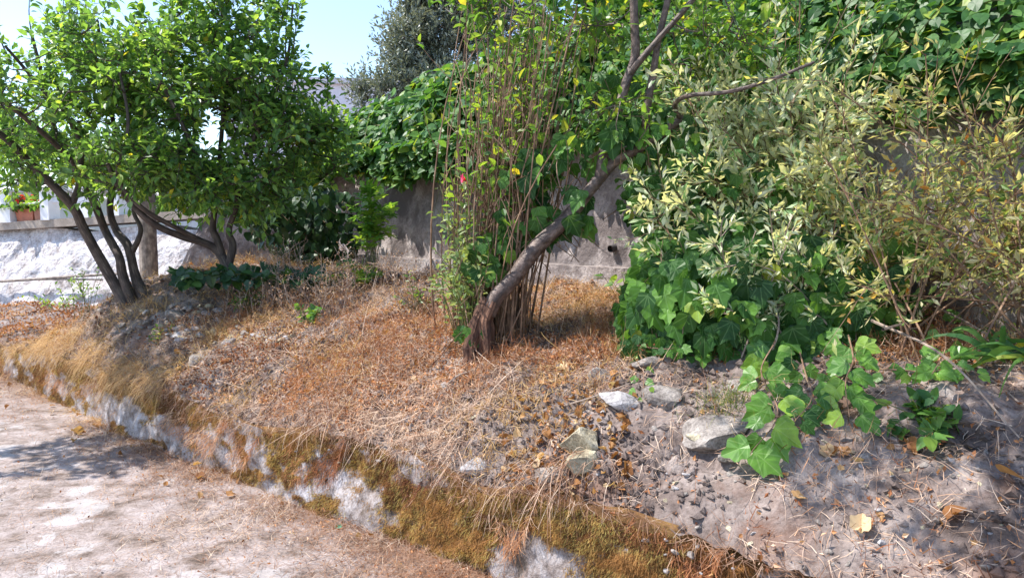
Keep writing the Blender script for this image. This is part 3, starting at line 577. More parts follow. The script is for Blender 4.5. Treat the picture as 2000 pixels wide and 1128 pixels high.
# leaning tree in the centre
bc = G(950, 700); YC = bc[1]
ct = tree('leaning_tree', 'cherry-like tree leaning right from a rotten stump in the middle of the bank', bc,
     [([(952, 612, YC), (970, 578, YC), (1000, 545, YC), (1050, 480, YC), (1108, 425, YC), (1160, 362, YC), (1205, 312, YC), (1265, 280, YC), (1335, 232, YC)], .052, .026),
      ([(1172, 350, YC), (1182, 290, YC), (1205, 225, YC), (1222, 165, YC), (1240, 110, YC), (1238, 40, YC), (1236, -30, YC), (1225, -140, YC)], .034, .018),
      ([(1262, 285, YC), (1262, 220, YC - .02), (1275, 150, YC), (1285, 85, YC), (1300, 20, YC), (1318, -60, YC), (1330, -150, YC)], .026, .014),
      ([(1226, 150, YC), (1262, 105, YC - .05), (1288, 75, YC - .05), (1345, 10, YC - .1), (1400, -60, YC - .1)], .022, .012),
      ([(1330, 235, YC), (1318, 205, YC - .1), (1345, 187, YC - .3), (1420, 180, YC - .45), (1500, 158, YC - .5), (1590, 122, YC - .5)], .016, .008),
      ([(1225, -140, YC), np.array([.75, 3.9, 3.95]), np.array([.3, 3.3, 4.1]), np.array([-.3, 2.9, 4.15])], .024, .012)],
     [(1230, 80, YC + .3, .45, .4, .45, 10), (1370, 60, YC + .2, .5, .5, .4, 22), (1080, 40, YC + .4, .5, .5, .35, 14), (1190, 220, YC, .25, .3, .25, 6), (1240, -200, YC, 1.0, .9, .4, 22), (-.25, -1004.0, 2.95, .85, .6, .4, 48), (.05, -1003.6, 2.35, .7, .45, .3, 24), (.9, -1004.2, 3.6, .6, .5, .3, 12), (950, 20, YC + .6, .25, .3, .2, 8)],
     MB_CHER, ML_YEL, 'oval', (.045, .085), 5, 6, .22, 250, r_=.006, lump=.15)
V, T, u = tube(crom([bp(bc, 0, -.1), P(948, 660, YC), P(946, 622, YC), P(960, 585, YC)]), .074, .05, 24, .5, 3); build('stump', V, T, MB_STUMP, ct, uv=u)
V, T, u = tube(crom([bp(bc, -.08, -.08), P(925, 670, YC), P(934, 625, YC), P(945, 600, YC)]), .05, .035, 14, .6, 7); build('stump', V, T, MB_STUMP, ct, uv=u)
for k, (dx, dy) in enumerate(((.16, -.08), (-.14, -.1), (.2, .1))):
    e = bc + [dx, dy, 0]; e[2] = Z(e[0], e[1]) - .01; V, T, u = tube(crom([bc + [0, 0, .05], (bc + e) / 2 + [0, 0, .04], e]), .035, .012, 8, .3, k); build('root', V, T, MB_STUMP, ct, uv=u)

# bundle of thin stems behind it
def bundle(name, label, cat, base, A, B, D, r0, r1, mst, lv, nparts=200, side=5, stemname='stems'):
    t = thing(name, label, cat, base); V, T, rn, u = thin_tubes(A, B, D, r0, r1, 8, side); tag(build(stemname, V, T, mst, t, uv=u), kind='stuff')
    for pos, tip, nor, sz, kind, m in lv: leaves(pos, tip, nor, sz, kind, m, t, nparts)
    return t
n = 170; YB = YC + .35; bb = G(985, 600); xb = np.minimum(R.normal(966, 34, n), 1035 + R.normal(0, 8, n))
A = np.array([P(x_, 612 + R.uniform(-8, 8), YB + R.normal(0, .16)) for x_ in xb]); A[:, 2] = Z(A[:, 0], A[:, 1]) - .02
ex = np.maximum(1040 + (xb - 975) * 1.5 + R.normal(0, 58, n), 905 + R.normal(0, 12, n)); ey = np.where(R.random(n) < .35, R.uniform(-60, 120, n), R.uniform(100, 420, n))
D = np.array([P(x_, y_, YB + R.normal(0, .25)) for x_, y_ in zip(ex * (1 - .0) * 1.0, ey)]); D[:, 0] = A[:, 0] + (D[:, 0] - A[:, 0]) * np.clip((D[:, 2] - A[:, 2]) / 1.9, .3, 1)
B = A * .5 + D * .5 + R.normal(0, .09, (n, 3)) + [-.05, 0, .1]
p1 = on_shoots(A, B, D, 3, .6, 1, (30, 80), .6)
# side twigs from the stems
k = R.integers(0, n, 420); tt = R.uniform(.4, 1, (420, 1)); a2 = (1 - tt) ** 2 * A[k] + 2 * tt * (1 - tt) * B[k] + tt * tt * D[k]; d2 = a2 + nrm(rv(420) * .6 + [0, 0, .9]) * R.uniform(.12, .4, (420, 1)); b2_ = (a2 + d2) / 2 + R.normal(0, .02, (420, 3))
AA, BB, DD = np.vstack([A, a2]), np.vstack([B, b2_]), np.vstack([D, d2])
p2 = on_shoots(a2, b2_, d2, 2, .6, 1, (30, 70), .6)
pos, tip, nor = [np.concatenate([q, r_]) for q, r_ in zip(p1, p2)]; hi = pos[:, 2] > 1.75 + R.normal(0, .45, len(pos)); pos, tip, nor = pos[hi], tip[hi], nor[hi]
bundle('stem_thicket', 'dense bundle of thin upright brown stems behind the leaning trunk', 'bush', bb, AA, BB, DD, np.r_[R.uniform(.003, .008, n), np.full(420, .003)], np.r_[R.uniform(.002, .004, n), np.full(420, .0012)], MB_STEM,
       [(pos, tip, nor, R.uniform(.045, .085, len(pos)), 'oval', ML_YEL)], 250)
# ivy climbing in that thicket
def ivy_cloud(name, label, base, spots, mat_, kind='ivy', cat='ivy', nparts=300, out=np.array([-.25, -1, .35]), stems=True, mst=MB_STEM):
    t = thing(name, label, cat, base); ps, ss_ = [], []
    for px, py, Y, rx, ry, rz, n, s0, s1 in spots:
        q = rv(n) * (R.random((n, 1)) ** (1 / 3.)); ps.append(P(px, py, Y) + q * [rx, ry, rz]); ss_.append(R.uniform(s0, s1, n))
    pos = np.concatenate(ps); sz = np.concatenate(ss_); n = len(pos)
    nor = nrm(nrm(out) + rv(n) * .55 + [0, 0, .25]); tip = nrm(np.array([0, -.15, -1.0]) + rv(n) * .55)
    if stems:
        m = min(n, 160); k = R.choice(n, m, False); A = pos[k]; D = A + nrm(rv(m) * .5 + [0, .3, -.6]) * .25; V, T, rn, u = thin_tubes(D, (A + D) / 2 + R.normal(0, .03, (m, 3)), A, .0035, .0015, 4, 3); tag(build('stems', V, T, mst, t, uv=u), kind='stuff')
    leaves(pos, tip, nor, sz, kind, mat_, t, nparts); return t
Yb = YC + .1
ivy_cloud('climbing_ivy', 'ivy leaves climbing through the brown stems left of the leaning trunk', bb,
          [(1040, 330, Yb, .12, .15, .16, 26, .08, .14), (1070, 420, Yb, .14, .12, .10, 16, .09, .15), (1130, 400, Yb - .1, .10, .1, .14, 10, .09, .15), (950, 500, Yb, .16, .15, .13, 40, .05, .12), (1000, 470, Yb, .14, .1, .1, 16, .07, .12), (1110, 300, Yb, .18, .2, .14, 22, .07, .13), (1230, 240, Yb - .15, .13, .1, .12, 10, .09, .17), (1190, 170, Yb, .2, .2, .1, 14, .06, .10), (920, 650, Yb - .1, .10, .1, .09, 22, .035, .07), (1000, 390, Yb, .10, .1, .3, 14, .07, .12)], ML_IVY)
# rose bush at its left, one pink flower
A = np.array([P(R.normal(915, 14), 600, YB - .1) for _ in range(44)]); A[:, 2] = Z(A[:, 0], A[:, 1]) - .02
D = np.array([P(R.uniform(845, 960), R.uniform(310, 560), YB - .1 + R.normal(0, .2)) for _ in range(44)]); B = (A + D) / 2 + [.03, 0, .12] + R.normal(0, .03, A.shape)
pos, tip, nor = on_shoots(A, B, D, 22, .3, 1, (35, 85), .5, .03)
rb = bundle('rose_bush', 'thin pale green rose bush with one pink flower left of the brown stems', 'bush', A[0], A, B, D, .0045, .0018, MB_GREEN, [(pos, tip, nor, R.uniform(.03, .055, len(pos)), 'oval', leafmat('pale_rose_leaf', [(0, (.10, .17, .06)), (.6, (.20, .28, .12)), (1, (.34, .40, .2))], .35, .5, .3))], 200)
fp = P(908, 348, YB - .1); n = 14; leaves(fp + rv(n) * .01, rv(n), rv(n), np.full(n, .035), 'heart', M_PINK, rb, sname='flower')

# ---------------------------------------------------------------- vines over the back wall
def vine_cover(name, label, tlo, thi, dlo, dhi, n, lift, mat_, size, kind='heart', over=.15, nparts=300, cat='vine'):
    base = np.array([*(W0 + WU * (tlo + thi) / 2), 2.4]); t = thing(name, label, cat, base)
    tt = R.uniform(tlo, thi, n); v = R.random(n) ** .9; cap = 1.0 - .40 * sm(4.8, 7, tt) + .22 * fbm(tt * 1.1, 4, 0, 3)
    d_ = (-.28 if thi > 2 else -.06) + .95 * v ** 1.4 + R.random(n) * .3 - .14 * fbm(tt * 1.9, v * 3, 2, 3); drip = .10 + .16 * fbm(tt * 2.3, 2, 0, 3)
    x = W0[0] + WU[0] * tt + WN[0] * d_; y = W0[1] + WU[1] * tt + WN[1] * d_
    pos = np.stack([x, y, 2.42 - drip + v * (cap + drip)], 1)
    q = n // 3; t3 = R.uniform(tlo, thi, q); dr = (.06 + .24 * np.clip(.5 + fbm(t3 * 1.5, 6, 1, 3), 0, 1.2)) * (1 - .3 * (thi < 2)); v3 = R.random(q) ** 1.2; d3 = -.06 - (.22 if thi > 2 else .08) * R.random(q) * (1 - v3 * .6)
    pos = np.vstack([pos, np.stack([W0[0] + WU[0] * t3 + WN[0] * d3, W0[1] + WU[1] * t3 + WN[1] * d3, 2.55 - v3 * (dr + .1)], 1)])
    m = n // 4; t2 = R.uniform(tlo, thi, m); d2 = R.uniform(.5, dhi, m); x = W0[0] + WU[0] * t2 + WN[0] * d2; y = W0[1] + WU[1] * t2 + WN[1] * d2
    pos = np.vstack([pos, np.stack([x, y, np.maximum(hill(x, y), 2.42 + 1.0 - .4 * sm(4.8, 7, t2) - .25) + lift * R.random(m) * .5], 1)]); n = len(pos)
    nor = nrm(np.array([-.5, -.5, .75]) + rv(n) * .65); tip = nrm(np.array([-.4, -.4, -.7]) + rv(n) * .7)
    m = 260; k = R.choice(n, m, False); A_ = pos[k]; D_ = A_ + nrm(rv(m) + [0, 0, .1]) * R.uniform(.2, .6, (m, 1)); V, T, rn, u = thin_tubes(A_, (A_ + D_) / 2 + R.normal(0, .06, (m, 3)), D_, .006, .002, 4, 3); tag(build('runners', V, T, MB_GREEN, t, uv=u), kind='stuff')
    leaves(pos, tip, nor, R.uniform(*size, n), kind, mat_, t, nparts); return t
vine_cover('bean_vine', 'bright green broad-leaved vine mass spilling over the grey wall under the olive tree', 1.0, 7.8, -.05, 2.4, 9000, .5, ML_VINE, (.075, .135))
vine_cover('ivy_blanket', 'green ivy blanket along the wall top from the leaning tree to the right edge', -4.2, 1.0, -.05, 2.4, 8500, .6, ML_VINE, (.055, .11), 'heart')
# greenery behind, upper right
def mass(name, label, ells, base, mleaf, kind, size, n_, cat='tree', trunk=None, nparts=0):
    t = thing(name, label, cat, base); V, T, u = tube(crom([base - [0, 0, .3], base + [.1, .1, 1.2], P(ells[0][0], ells[0][1], ells[0][2])]), .16, .05, 10, .2); build('trunk', V, T, MB_DARK, t, uv=u)
    cl = crown_pts(ells); nodes = crom([base + [.05, 0, .6], base + [.1, .1, 1.2], P(ells[0][0], ells[0][1], ells[0][2])]); A, B, D = grow(t, nodes, cl, MB_DARK, .012)
    c = np.repeat(cl, n_, 0); A2 = c + rv(len(c)) * .12; o_ = nrm(rv(len(c)) + [0, 0, .7]); D2 = A2 + o_ * R.uniform(.15, .45, (len(c), 1)); B2 = (A2 + D2) / 2
    pos, tip, nor = on_shoots(A2, B2, D2, 14, 0, 1.05, (20, 55), .5); leaves(pos, tip, nor, R.uniform(*size, len(pos)), kind, mleaf, t, nparts, sname='crown'); return t
ob = P(900, 150, 13.0); ob[2] = 2.6
mass('olive_tree', 'large grey-blue olive tree against the sky beyond the vines', [(900, 40, 13, 1.2, 1.1, .9, 210), (805, 100, 12.8, .62, .8, .5, 110), (960, -20, 13, 1.4, 1.2, 1.1, 170), (850, 170, 12.6, 1.0, .7, .35, 100), (735, 185, 12.6, .45, .4, .2, 26), (830, 0, 13, .5, .6, .6, 80)], ob, ML_OLIVE, 'slim', (.06, .11), 5)
bx = P(1500, 100, 8.2); bx[2] = 2.9
mass('broadleaf_tree', 'dark green tree behind the ivy at the upper right', [(1500, 20, 7.5, 1.3, .8, .6, 90), (1750, -10, 6.8, 1.2, .8, .6, 80), (1250, 60, 8.5, 1.2, .8, .7, 80), (1950, 20, 6, .8, .7, .5, 50)], bx, ML_VINE, 'oval', (.09, .15), 5, nparts=200)
bx = P(60, 330, 15.5); bx[2] = 1.6
mass('garden_tree', 'distant garden tree above the flower boxes at far left', [(40, 290, 15.0, 1.6, .8, .45, 60), (220, 330, 15.0, 1.4, .8, .5, 50), (380, 380, 14, 1.4, .8, .5, 50)], bx, ML_TREE, 'oval', (.08, .14), 5)

# ---------------------------------------------------------------- shrubs on the right
gi = G(1480, 715); YI = gi[1]
ivy_cloud('ivy_mound', 'big mound of large dark ivy leaves under the silvery shrub, right of the leaning tree', gi,
          [(1480, 590, YI + .35, .70, .36, .40, 700, .07, .165), (1490, 600, YI + .65, .75, .2, .42, 500, .08, .13), (1330, 600, YI + .55, .36, .3, .33, 420, .07, .13), (1620, 590, YI + .25, .42, .3, .32, 340, .05, .14), (1400, 500, YI + .6, .45, .3, .28, 380, .07, .13), (1310, 670, YI + .3, .30, .2, .16, 240, .04, .08), (1560, 650, YI + .15, .32, .2, .16, 150, .08, .15), (1650, 500, YI + .5, .35, .3, .25, 200, .07, .13), (1400, 400, YI + .7, .5, .3, .35, 420, .05, .10), (1300, 330, YI + .8, .3, .3, .4, 300, .035, .075)], ML_IVY)
# ground-hugging dark leaves fill
def shrub(name, label, base, n, bx_, tx, ty, Yr, mst, mleaf, kind, size, per, r0=.006, nparts=300, subs=5, sl=.22, ang=(25, 65), cat='shrub', up=.5, bow=.2):
    A = np.array([P(R.uniform(*bx_[:2]), R.uniform(*bx_[2:4]), R.uniform(*Yr)) for _ in range(n)]); g = Z(A[:, 0], A[:, 1]); A[:, 2] = g
    D = np.array([P(R.uniform(*tx), R.uniform(*ty), R.uniform(*Yr)) for _ in range(n)])
    B = (A + D) / 2 + [0, 0, bow] + R.normal(0, .08, (n, 3))
    m = n * subs; k = np.repeat(np.arange(n), subs); t_ = R.uniform(.3, 1, (m, 1)); a2 = (1 - t_) ** 2 * A[k] + 2 * t_ * (1 - t_) * B[k] + t_ * t_ * D[k]
    tg = nrm((D - B)[k]); d2 = a2 + nrm(tg * .8 + rv(m) * .7) * R.uniform(.5, 1.3, (m, 1)) * sl; b2_ = (a2 + d2) / 2 + R.normal(0, .02, (m, 3))
    p1 = on_shoots(A, B, D, per, .35, 1, ang, up); p2 = on_shoots(a2, b2_, d2, per, .1, 1.03, ang, up)
    pos, tip, nor = [np.concatenate([q, r_]) for q, r_ in zip(p1, p2)]
    return bundle(name, label, cat, base, np.vstack([A, a2]), np.vstack([B, b2_]), np.vstack([D, d2]), np.r_[np.full(n, r0), np.full(m, r0 * .4)], np.r_[np.full(n, r0 * .4), np.full(m, r0 * .15)], mst, [(pos, tip, nor, R.uniform(*size, len(pos)), kind, mleaf)], nparts, 4)
shrub('silvery_shrub', 'silvery-leaved shrub arching over the dark ivy mound', gi, 64, (1400, 1680, 600, 640), (1270, 1720), (100, 470), (YI + .35, YI + 1.1), MB_STEM, ML_SILV, 'slim', (.03, .09), 16, subs=9, sl=.26)
A = [P(1600, 420, YI + .1)] * 6; tg2 = [(1440, 470), (1530, 520), (1500, 600), (1600, 500), (1680, 480), (1470, 430)]
shrub('silvery_sprigs', 'pale silvery sprigs hanging in front of the large ivy leaves', P(1560, 420, YI), 30, (1450, 1680, 600, 640), (1380, 1720), (400, 620), (YI + .02, YI + .25), MB_GREY, ML_SILV, 'slim', (.04, .065), 16, subs=3, sl=.12, nparts=200)
gr = G(1850, 690)
shrub('rusty_shrub', 'rust-tinged small-leaved shrub arching to the right edge of the bank', gr, 78, (1720, 2250, 600, 660), (1600, 2400), (100, 600), (3.1, 4.3), MB_STEM, ML_RUST, 'slim', (.022, .068), 13, subs=10, sl=.30, up=.3)
shrub('twiggy_shrub', 'yellow-green twiggy shrub with sparse leaves behind the silvery shrub', P(1450, 500, 5), 60, (1350, 1600, 560, 600), (1250, 1800), (-60, 330), (4.5, 5.0), MB_STEM, ML_YEL, 'slim', (.045, .075), 12, subs=7, sl=.3)
# bare fallen twigs on the right
tw = thing('fallen_branches', 'bare dry branches leaning down the bank under the rusty shrub', 'branches', G(1850, 720))
for k, (a_, b_) in enumerate([((1690, 560), (1990, 800)), ((1720, 540), (1880, 700)), ((1760, 620), (2050, 760)), ((1640, 640), (1900, 560)), ((1700, 700), (1990, 870)), ((1780, 500), (1960, 640)), ((1600, 690), (1760, 560)), ((1660, 610), (1940, 610)), ((1720, 760), (1800, 640)), ((1500, 560), (1720, 490))]):
    A = G(*a_) + [0, 0, .10 + .02 * k]; D = G(b_[0], max(b_[1], 650)) + [0, 0, .03]; V, T, u = tube(crom([A, (A + D) / 2 + [0, 0, .05] + R.normal(0, .03, 3), D]), .007, .003, 5); build('branch', V, T, MB_GREY, tw, uv=u)

# ---------------------------------------------------------------- trailing ivy with bright leaves
def trail(label, pts, n, s0, s1, name='trailing_ivy', m=ML_IVYB, lift=.05, kind='ivy'):
    q = []
    for a_, b_ in pts: g = G(a_, b_); nn = gn(np.array(g[0]), np.array(g[1])); q.append(g + nn * lift)
    q = crom(q, 6); t = thing(name, label, 'ivy', q[0]); V, T, u = tube(q, .0045, .0018, 5); build('stem', V, T, MB_STEM, t, uv=u)
    i = np.linspace(1, len(q) - 1.01, n); k = i.astype(int); pos = q[k] + (q[np.minimum(k + 1, len(q) - 1)] - q[k]) * (i - k)[:, None]; sidev = np.where(np.arange(n) % 2, 1, -1)[:, None] * np.array([.8, -.3, .1])
    tip = nrm(sidev + rv(n) * .4 + [0, -.2, -.6]); pos = pos + nrm(sidev + rv(n) * .5) * R.uniform(.01, .05, (n, 1)); nor = nrm(np.array([-.1, -1.0, .7]) + rv(n) * .35)
    leaves(pos, tip, nor, R.uniform(s0, s1, n), kind, m, t, 300); return t
trail('bright ivy runner with big toothed leaves trailing below the ivy mound', [(1530, 640), (1515, 700), (1500, 760), (1520, 840), (1470, 915)], 26, .07, .14, lift=.10)
trail('bright ivy runner with holed leaves hanging right of the largest leaf', [(1650, 690), (1655, 730), (1660, 780), (1665, 850)], 17, .07, .12, lift=.10)
trail('light green ivy sprig beside the bare branches at right', [(1830, 600), (1840, 660), (1850, 720), (1830, 770)], 14, .06, .10, lift=.10)
trail('low bright ivy spray with lime leaves near the bare branches', [(1700, 740), (1770, 745), (1820, 750), (1880, 740), (1900, 760)], 18, .035, .065, lift=.06)
trail('short ivy tendril creeping down between two pale rocks', [(1255, 700), (1258, 740), (1256, 785)], 9, .025, .045, lift=.03)
trail('small ivy shoots at the left foot of the ivy mound', [(1215, 640), (1225, 680), (1290, 700), (1330, 690)], 26, .03, .06, lift=.05, m=ML_IVY)
trail('dark ivy strand hanging beside the bright runner', [(1560, 680), (1575, 740), (1585, 800), (1560, 850)], 20, .05, .09, lift=.06, m=ML_IVY)
def herb(name, label, px, py, n, h, sp, kind, m, s0, s1, per=8, nparts=120, cat='plant', lean=(0, 0)):
    g = G(px, py); A = g + R.normal(0, 1, (n, 3)) * [sp * .35, sp * .35, 0]; A[:, 2] = Z(A[:, 0], A[:, 1]) - .01
    D = A + np.stack([R.normal(lean[0], sp, n), R.normal(lean[1], sp, n), R.uniform(.5, 1.1, n) * h], 1); B = (A + D) / 2 + [0, 0, .25 * h]
    pos, tip, nor = on_shoots(A, B, D, per, .3, 1, (45, 90), .9, .01)
    return bundle(name, label, cat, g, A, B, D, .003, .0015, MB_GREEN, [(pos, tip, nor, R.uniform(s0, s1, len(pos)), kind, m)], nparts, 4)
herb('leafy_weed', 'low dark green leafy plant on the grey soil at right', 1800, 850, 16, .12, .09, 'heart', ML_VINE, .035, .06)
herb('fig_seedling', 'young fig plant with lobed leaves growing against the grey wall', 730, 530, 16, .85, .12, 'fig', ML_IVYB, .11, .18, 7)
herb('leafy_weed', 'bright green lobed weed at the foot of the fig seedling', 705, 560, 12, .18, .16, 'fig', ML_YEL, .07, .12, 5)
herb('leafy_weed', 'small green weed growing among the dry stalks above the pale stones', 605, 635, 8, .18, .06, 'heart', ML_VINE, .03, .055)
herb('leafy_weed', 'little green sprout beside the stone heap', 315, 660, 8, .08, .06, 'oval', ML_YEL, .02, .04)
herb('leafy_weed', 'green weed at the dark trunk of the dense tree', 480, 610, 14, .2, .12, 'oval', ML_VINE, .03, .055)
herb('leafy_weed', 'sparse yellow-green weed before the white wall', 120, 606, 16, .35, .3, 'oval', ML_YEL, .04, .07)
herb('leafy_weed', 'thin green weed by the white wall near the leaning stems', 175, 606, 10, .5, .12, 'oval', ML_YEL, .03, .06)
herb('leafy_weed', 'pale green seedling left of the brown stem thicket', 820, 610, 8, .30, .08, 'oval', ML_YEL, .03, .05, 5)
herb('leafy_weed', 'yellow-green weed at the wall foot right of the leaning trunk', 1225, 590, 10, .22, .12, 'heart', ML_YEL, .05, .08, 4)
# creeping plant with round leaves from under the dense tree
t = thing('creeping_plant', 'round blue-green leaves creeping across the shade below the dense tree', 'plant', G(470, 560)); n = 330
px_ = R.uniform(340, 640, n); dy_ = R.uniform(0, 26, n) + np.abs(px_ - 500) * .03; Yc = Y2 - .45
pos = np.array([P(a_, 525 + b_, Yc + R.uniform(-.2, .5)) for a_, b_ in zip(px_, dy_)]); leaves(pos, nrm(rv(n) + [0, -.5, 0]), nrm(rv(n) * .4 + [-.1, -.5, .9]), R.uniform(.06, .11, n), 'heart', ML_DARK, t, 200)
q = crom([P(345, 545, Yc), P(430, 535, Yc), P(540, 540, Yc + .1), P(650, 560, Yc + .2)], 8); V, T, u = tube(q, .006, .004, 5); build('stem', V, T, MB_GREEN, t, uv=u)
# dark round-leaved climber hanging in the shade
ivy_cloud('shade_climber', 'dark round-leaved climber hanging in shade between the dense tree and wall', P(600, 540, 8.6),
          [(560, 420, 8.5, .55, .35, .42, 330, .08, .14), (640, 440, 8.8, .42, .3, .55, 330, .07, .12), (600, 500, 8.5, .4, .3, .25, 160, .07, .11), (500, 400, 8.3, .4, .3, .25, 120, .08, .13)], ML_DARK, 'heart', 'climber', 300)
# strap leaves at the right edge
t = thing('strap_leaf_clump', 'clump of long green strap leaves at the right edge', 'plant', G(1960, 690)); g = G(1965, 700); n = 34
p = g + R.normal(0, .06, (n, 3)) * [1, 1, 0]; d_ = nrm(R.normal(0, .8, (n, 3)) * [1, .7, 0] + [0, -.1, .8]); V, T, rn = ribbons(p, d_, nrm(rv(n) * .3 + [0, -.6, .6]), R.uniform(.25, .5, n), R.uniform(.022, .036, n), np.stack([np.zeros(n), R.normal(0, .1, n), R.uniform(.5, 1.0, n)], 1), 6)
build('leaf', V, T, ML_VINE, t, rnd=rn)

# ---------------------------------------------------------------- litter and straw
def spread(n, s0=-3.0, s1=8.0, d0=0.03, d1=2.6, near=1.4, mask=None):
    s = R.uniform(s0, s1, n); d = R.uniform(d0, d1, n); x, y = xy_of(s, d); r = np.hypot(x, y); k = R.random(n) < np.clip((3.2 / r) ** near, 0, 1)
    px, py, dep = pix(np.stack([x, y, .5 + 0 * x], 1)); k &= (px > -260) & (px < 2260) & (py < 1330)
    if mask is not None: k &= R.random(n) < mask(s, d, x, y)
    return s[k], d[k], x[k], y[k]
def lay(n, mask, L, W, m, name, along=.0, seg=2, bendz=.5, **kw):
    s, d, x, y = spread(n, mask=mask, **kw); n = len(s); z = Z(x, y); nn = gn(x, y); r_ = rv(n); r_ = nrm(r_ + along * np.array([-N2[0], -N2[1], -.5]) + 0); dv = nrm(r_ - (r_ * nn).sum(1, keepdims=True) * nn + nn * R.uniform(-.1, .35, (n, 1)))
    p = np.stack([x, y, z], 1) + nn * R.uniform(.0, .02, (n, 1)); tone = np.clip(.5 + .38 * fbm(x * 1.6, y * 1.6, 7, 3) + R.normal(0, .2, n), 0, .999)
    V, T, rn = ribbons(p, dv, nn, R.uniform(*L, n), R.uniform(*W, n), np.stack([R.uniform(-.1, bendz, n), R.normal(0, .3, n), np.zeros(n)], 1), seg)
    return tag(build(name, V, T, m, rnd=np.repeat(tone, (seg + 1) * 2)), kind='stuff')
def mstraw(s, d, x, y):
    base = .06 + .94 * sm(-.12, .18, fbm(x * 1.5, y * 1.5, 3, 4, .6))
    return base * (1 - .88 * sm(.4, -.9, s) * sm(1.6, .9, d)) * (1 - .6 * sm(3.4, 4.4, s) * sm(1.4, .9, d) * sm(0.2, 0.5, d))
lay(340000, mstraw, (.02, .10), (.0012, .0032), M_STRAW, 'straw', .4)
lay(14000, mstraw, (.12, .34), (.002, .0038), M_STRAW, 'dry_stalks', .2, 4, .25)
def matted(n, name, m, L, hgt, freq, seed, thr, mask=lambda s, d: 1.0, **kw):   # matted dead weeds standing up in drifts
    def mk(s, d, x, y): return sm(thr, thr + .25, fbm(x * freq, y * freq, seed, 4, .6)) * mask(s, d)
    s, d, x, y = spread(n, mask=mk, **kw); n = len(s); nn = gn(x, y); hh = hgt * np.clip(fbm(x * freq, y * freq, seed, 4, .6) - thr, .05, 1)
    p = np.stack([x, y, Z(x, y)], 1) + nn * (R.random(n) * hh)[:, None]; dv = nrm(rv(n) + nn * .35); tone = np.clip(.4 + .5 * fbm(x * 3, y * 3, 7, 3) + R.normal(0, .2, n), 0, .999)
    V, T, rn = ribbons(p, dv, nrm(rv(n)), R.uniform(*L, n), R.uniform(.0015, .004, n), R.normal(0, .6, (n, 3)), 2); return tag(build(name, V, T, m, rnd=np.repeat(tone, 6)), kind='stuff')
def rubbish(n, mask, size, m, name, kind='crisp', **kw):
    s, d, x, y = spread(n, mask=mask, **kw); n = len(s); nn = gn(x, y); p = np.stack([x, y, Z(x, y)], 1) + nn * R.uniform(.002, 1, (n, 1)) * (.02 + .05 * np.clip(fbm(x * 2.6, y * 2.6, 17, 3), 0, 1))[:, None]
    tone = np.clip(.45 + .45 * fbm(x * 1.9, y * 1.9, 11, 3) + R.normal(0, .2, n), 0, .999)
    leaves(p, rv(n), nrm(nn + rv(n) * .9), R.uniform(*size, n), kind, m, None, sname=name, tone=tone)
    bpy.data.objects[name]['kind'] = 'stuff'
def mleaf(s, d, x, y): return (.06 + .94 * sm(-.05, .20, fbm(x * 1.6, y * 1.6, 17, 4, .6) + .25 * sm(1.8, .4, s) * sm(1.2, .7, d))) * (1 - .96 * sm(.3, -.6, s) * sm(1.5, 1.0, d)) * (1 - .7 * sm(3.2, 4.2, s) * sm(1.6, .9, d))
rubbish(260000, mleaf, (.010, .032), ML_CRISP, 'leaf_litter')
matted(260000, 'matted_rusty_weeds', ML_CRISP, (.02, .06), .20, 1.5, 41, -.02, lambda s, d: (1 - .85 * sm(.1, -.8, s) * sm(1.5, 1.0, d)))
matted(160000, 'matted_tan_weeds', M_GOLD, (.02, .07), .17, 1.9, 55, .10, lambda s, d: (1 - .9 * sm(.1, -.8, s) * sm(1.5, 1.0, d)))
# dead weeds draped over the wall top
n = 60000; s = R.uniform(-1.6, 8, n); zf = R.random(n) ** .7; drop = .05 + .28 * sm(-.2, .4, fbm(s * 2.4, 3, 77, 3)); k = (R.random(n) < (3.2 / np.maximum(3.2, 3.2 + s))) & (R.random(n) < sm(-.35, .3, fbm(s * 2.4, 3, 77, 3))); s, zf, drop = s[k], zf[k], drop[k]; n = len(s)
z = wtop(s) + .04 - (1 - zf) * drop; x, y = xy_of(s, .16 * z - .05 - .03 * R.random(n) + .10 * zf)
p = np.stack([x, y, z], 1); dv = nrm(rv(n) * .6 + [-N2[0] * .5, -N2[1] * .5, -.8]); V, T, rn = ribbons(p, dv, nrm(rv(n) * .5 + [-N2[0], -N2[1], 0]), R.uniform(.02, .08, n), R.uniform(.0015, .0035, n), R.normal(0, .4, (n, 3)), 2)
tag(build('draped_dead_weeds', V, T, ML_CRISP, rnd=np.repeat(np.clip(.5 + .5 * fbm(s * 2, z * 3, 5, 3) + R.normal(0, .15, n), 0, .999), 6)), kind='stuff')
# road-edge litter
def mroad(s, d, x, y): return np.clip(1.3 * np.exp(d / .27) + .02, 0, 1) * np.clip(.75 + .8 * fbm(x * 1.8, y * 1.8, 21, 3), .05, 1)
lay(360000, mroad, (.03, .13), (.0012, .0026), M_STRAW, 'road_edge_straw', 0, 2, .4, d0=-1.6, d1=.02, s1=9, near=1.0)
rubbish(36000, mroad, (.008, .024), ML_CRISP, 'road_edge_leaf_litter', d0=-1.6, d1=.02, s1=9, near=1.0)
# far-left orange litter
rubbish(30000, lambda s, d, x, y: sm(5.2, 6.4, s) * .9 + .05, (.025, .06), ML_CRISP, 'orange_leaf_carpet', s0=4.8, s1=12, d0=.1, d1=4, near=.5)
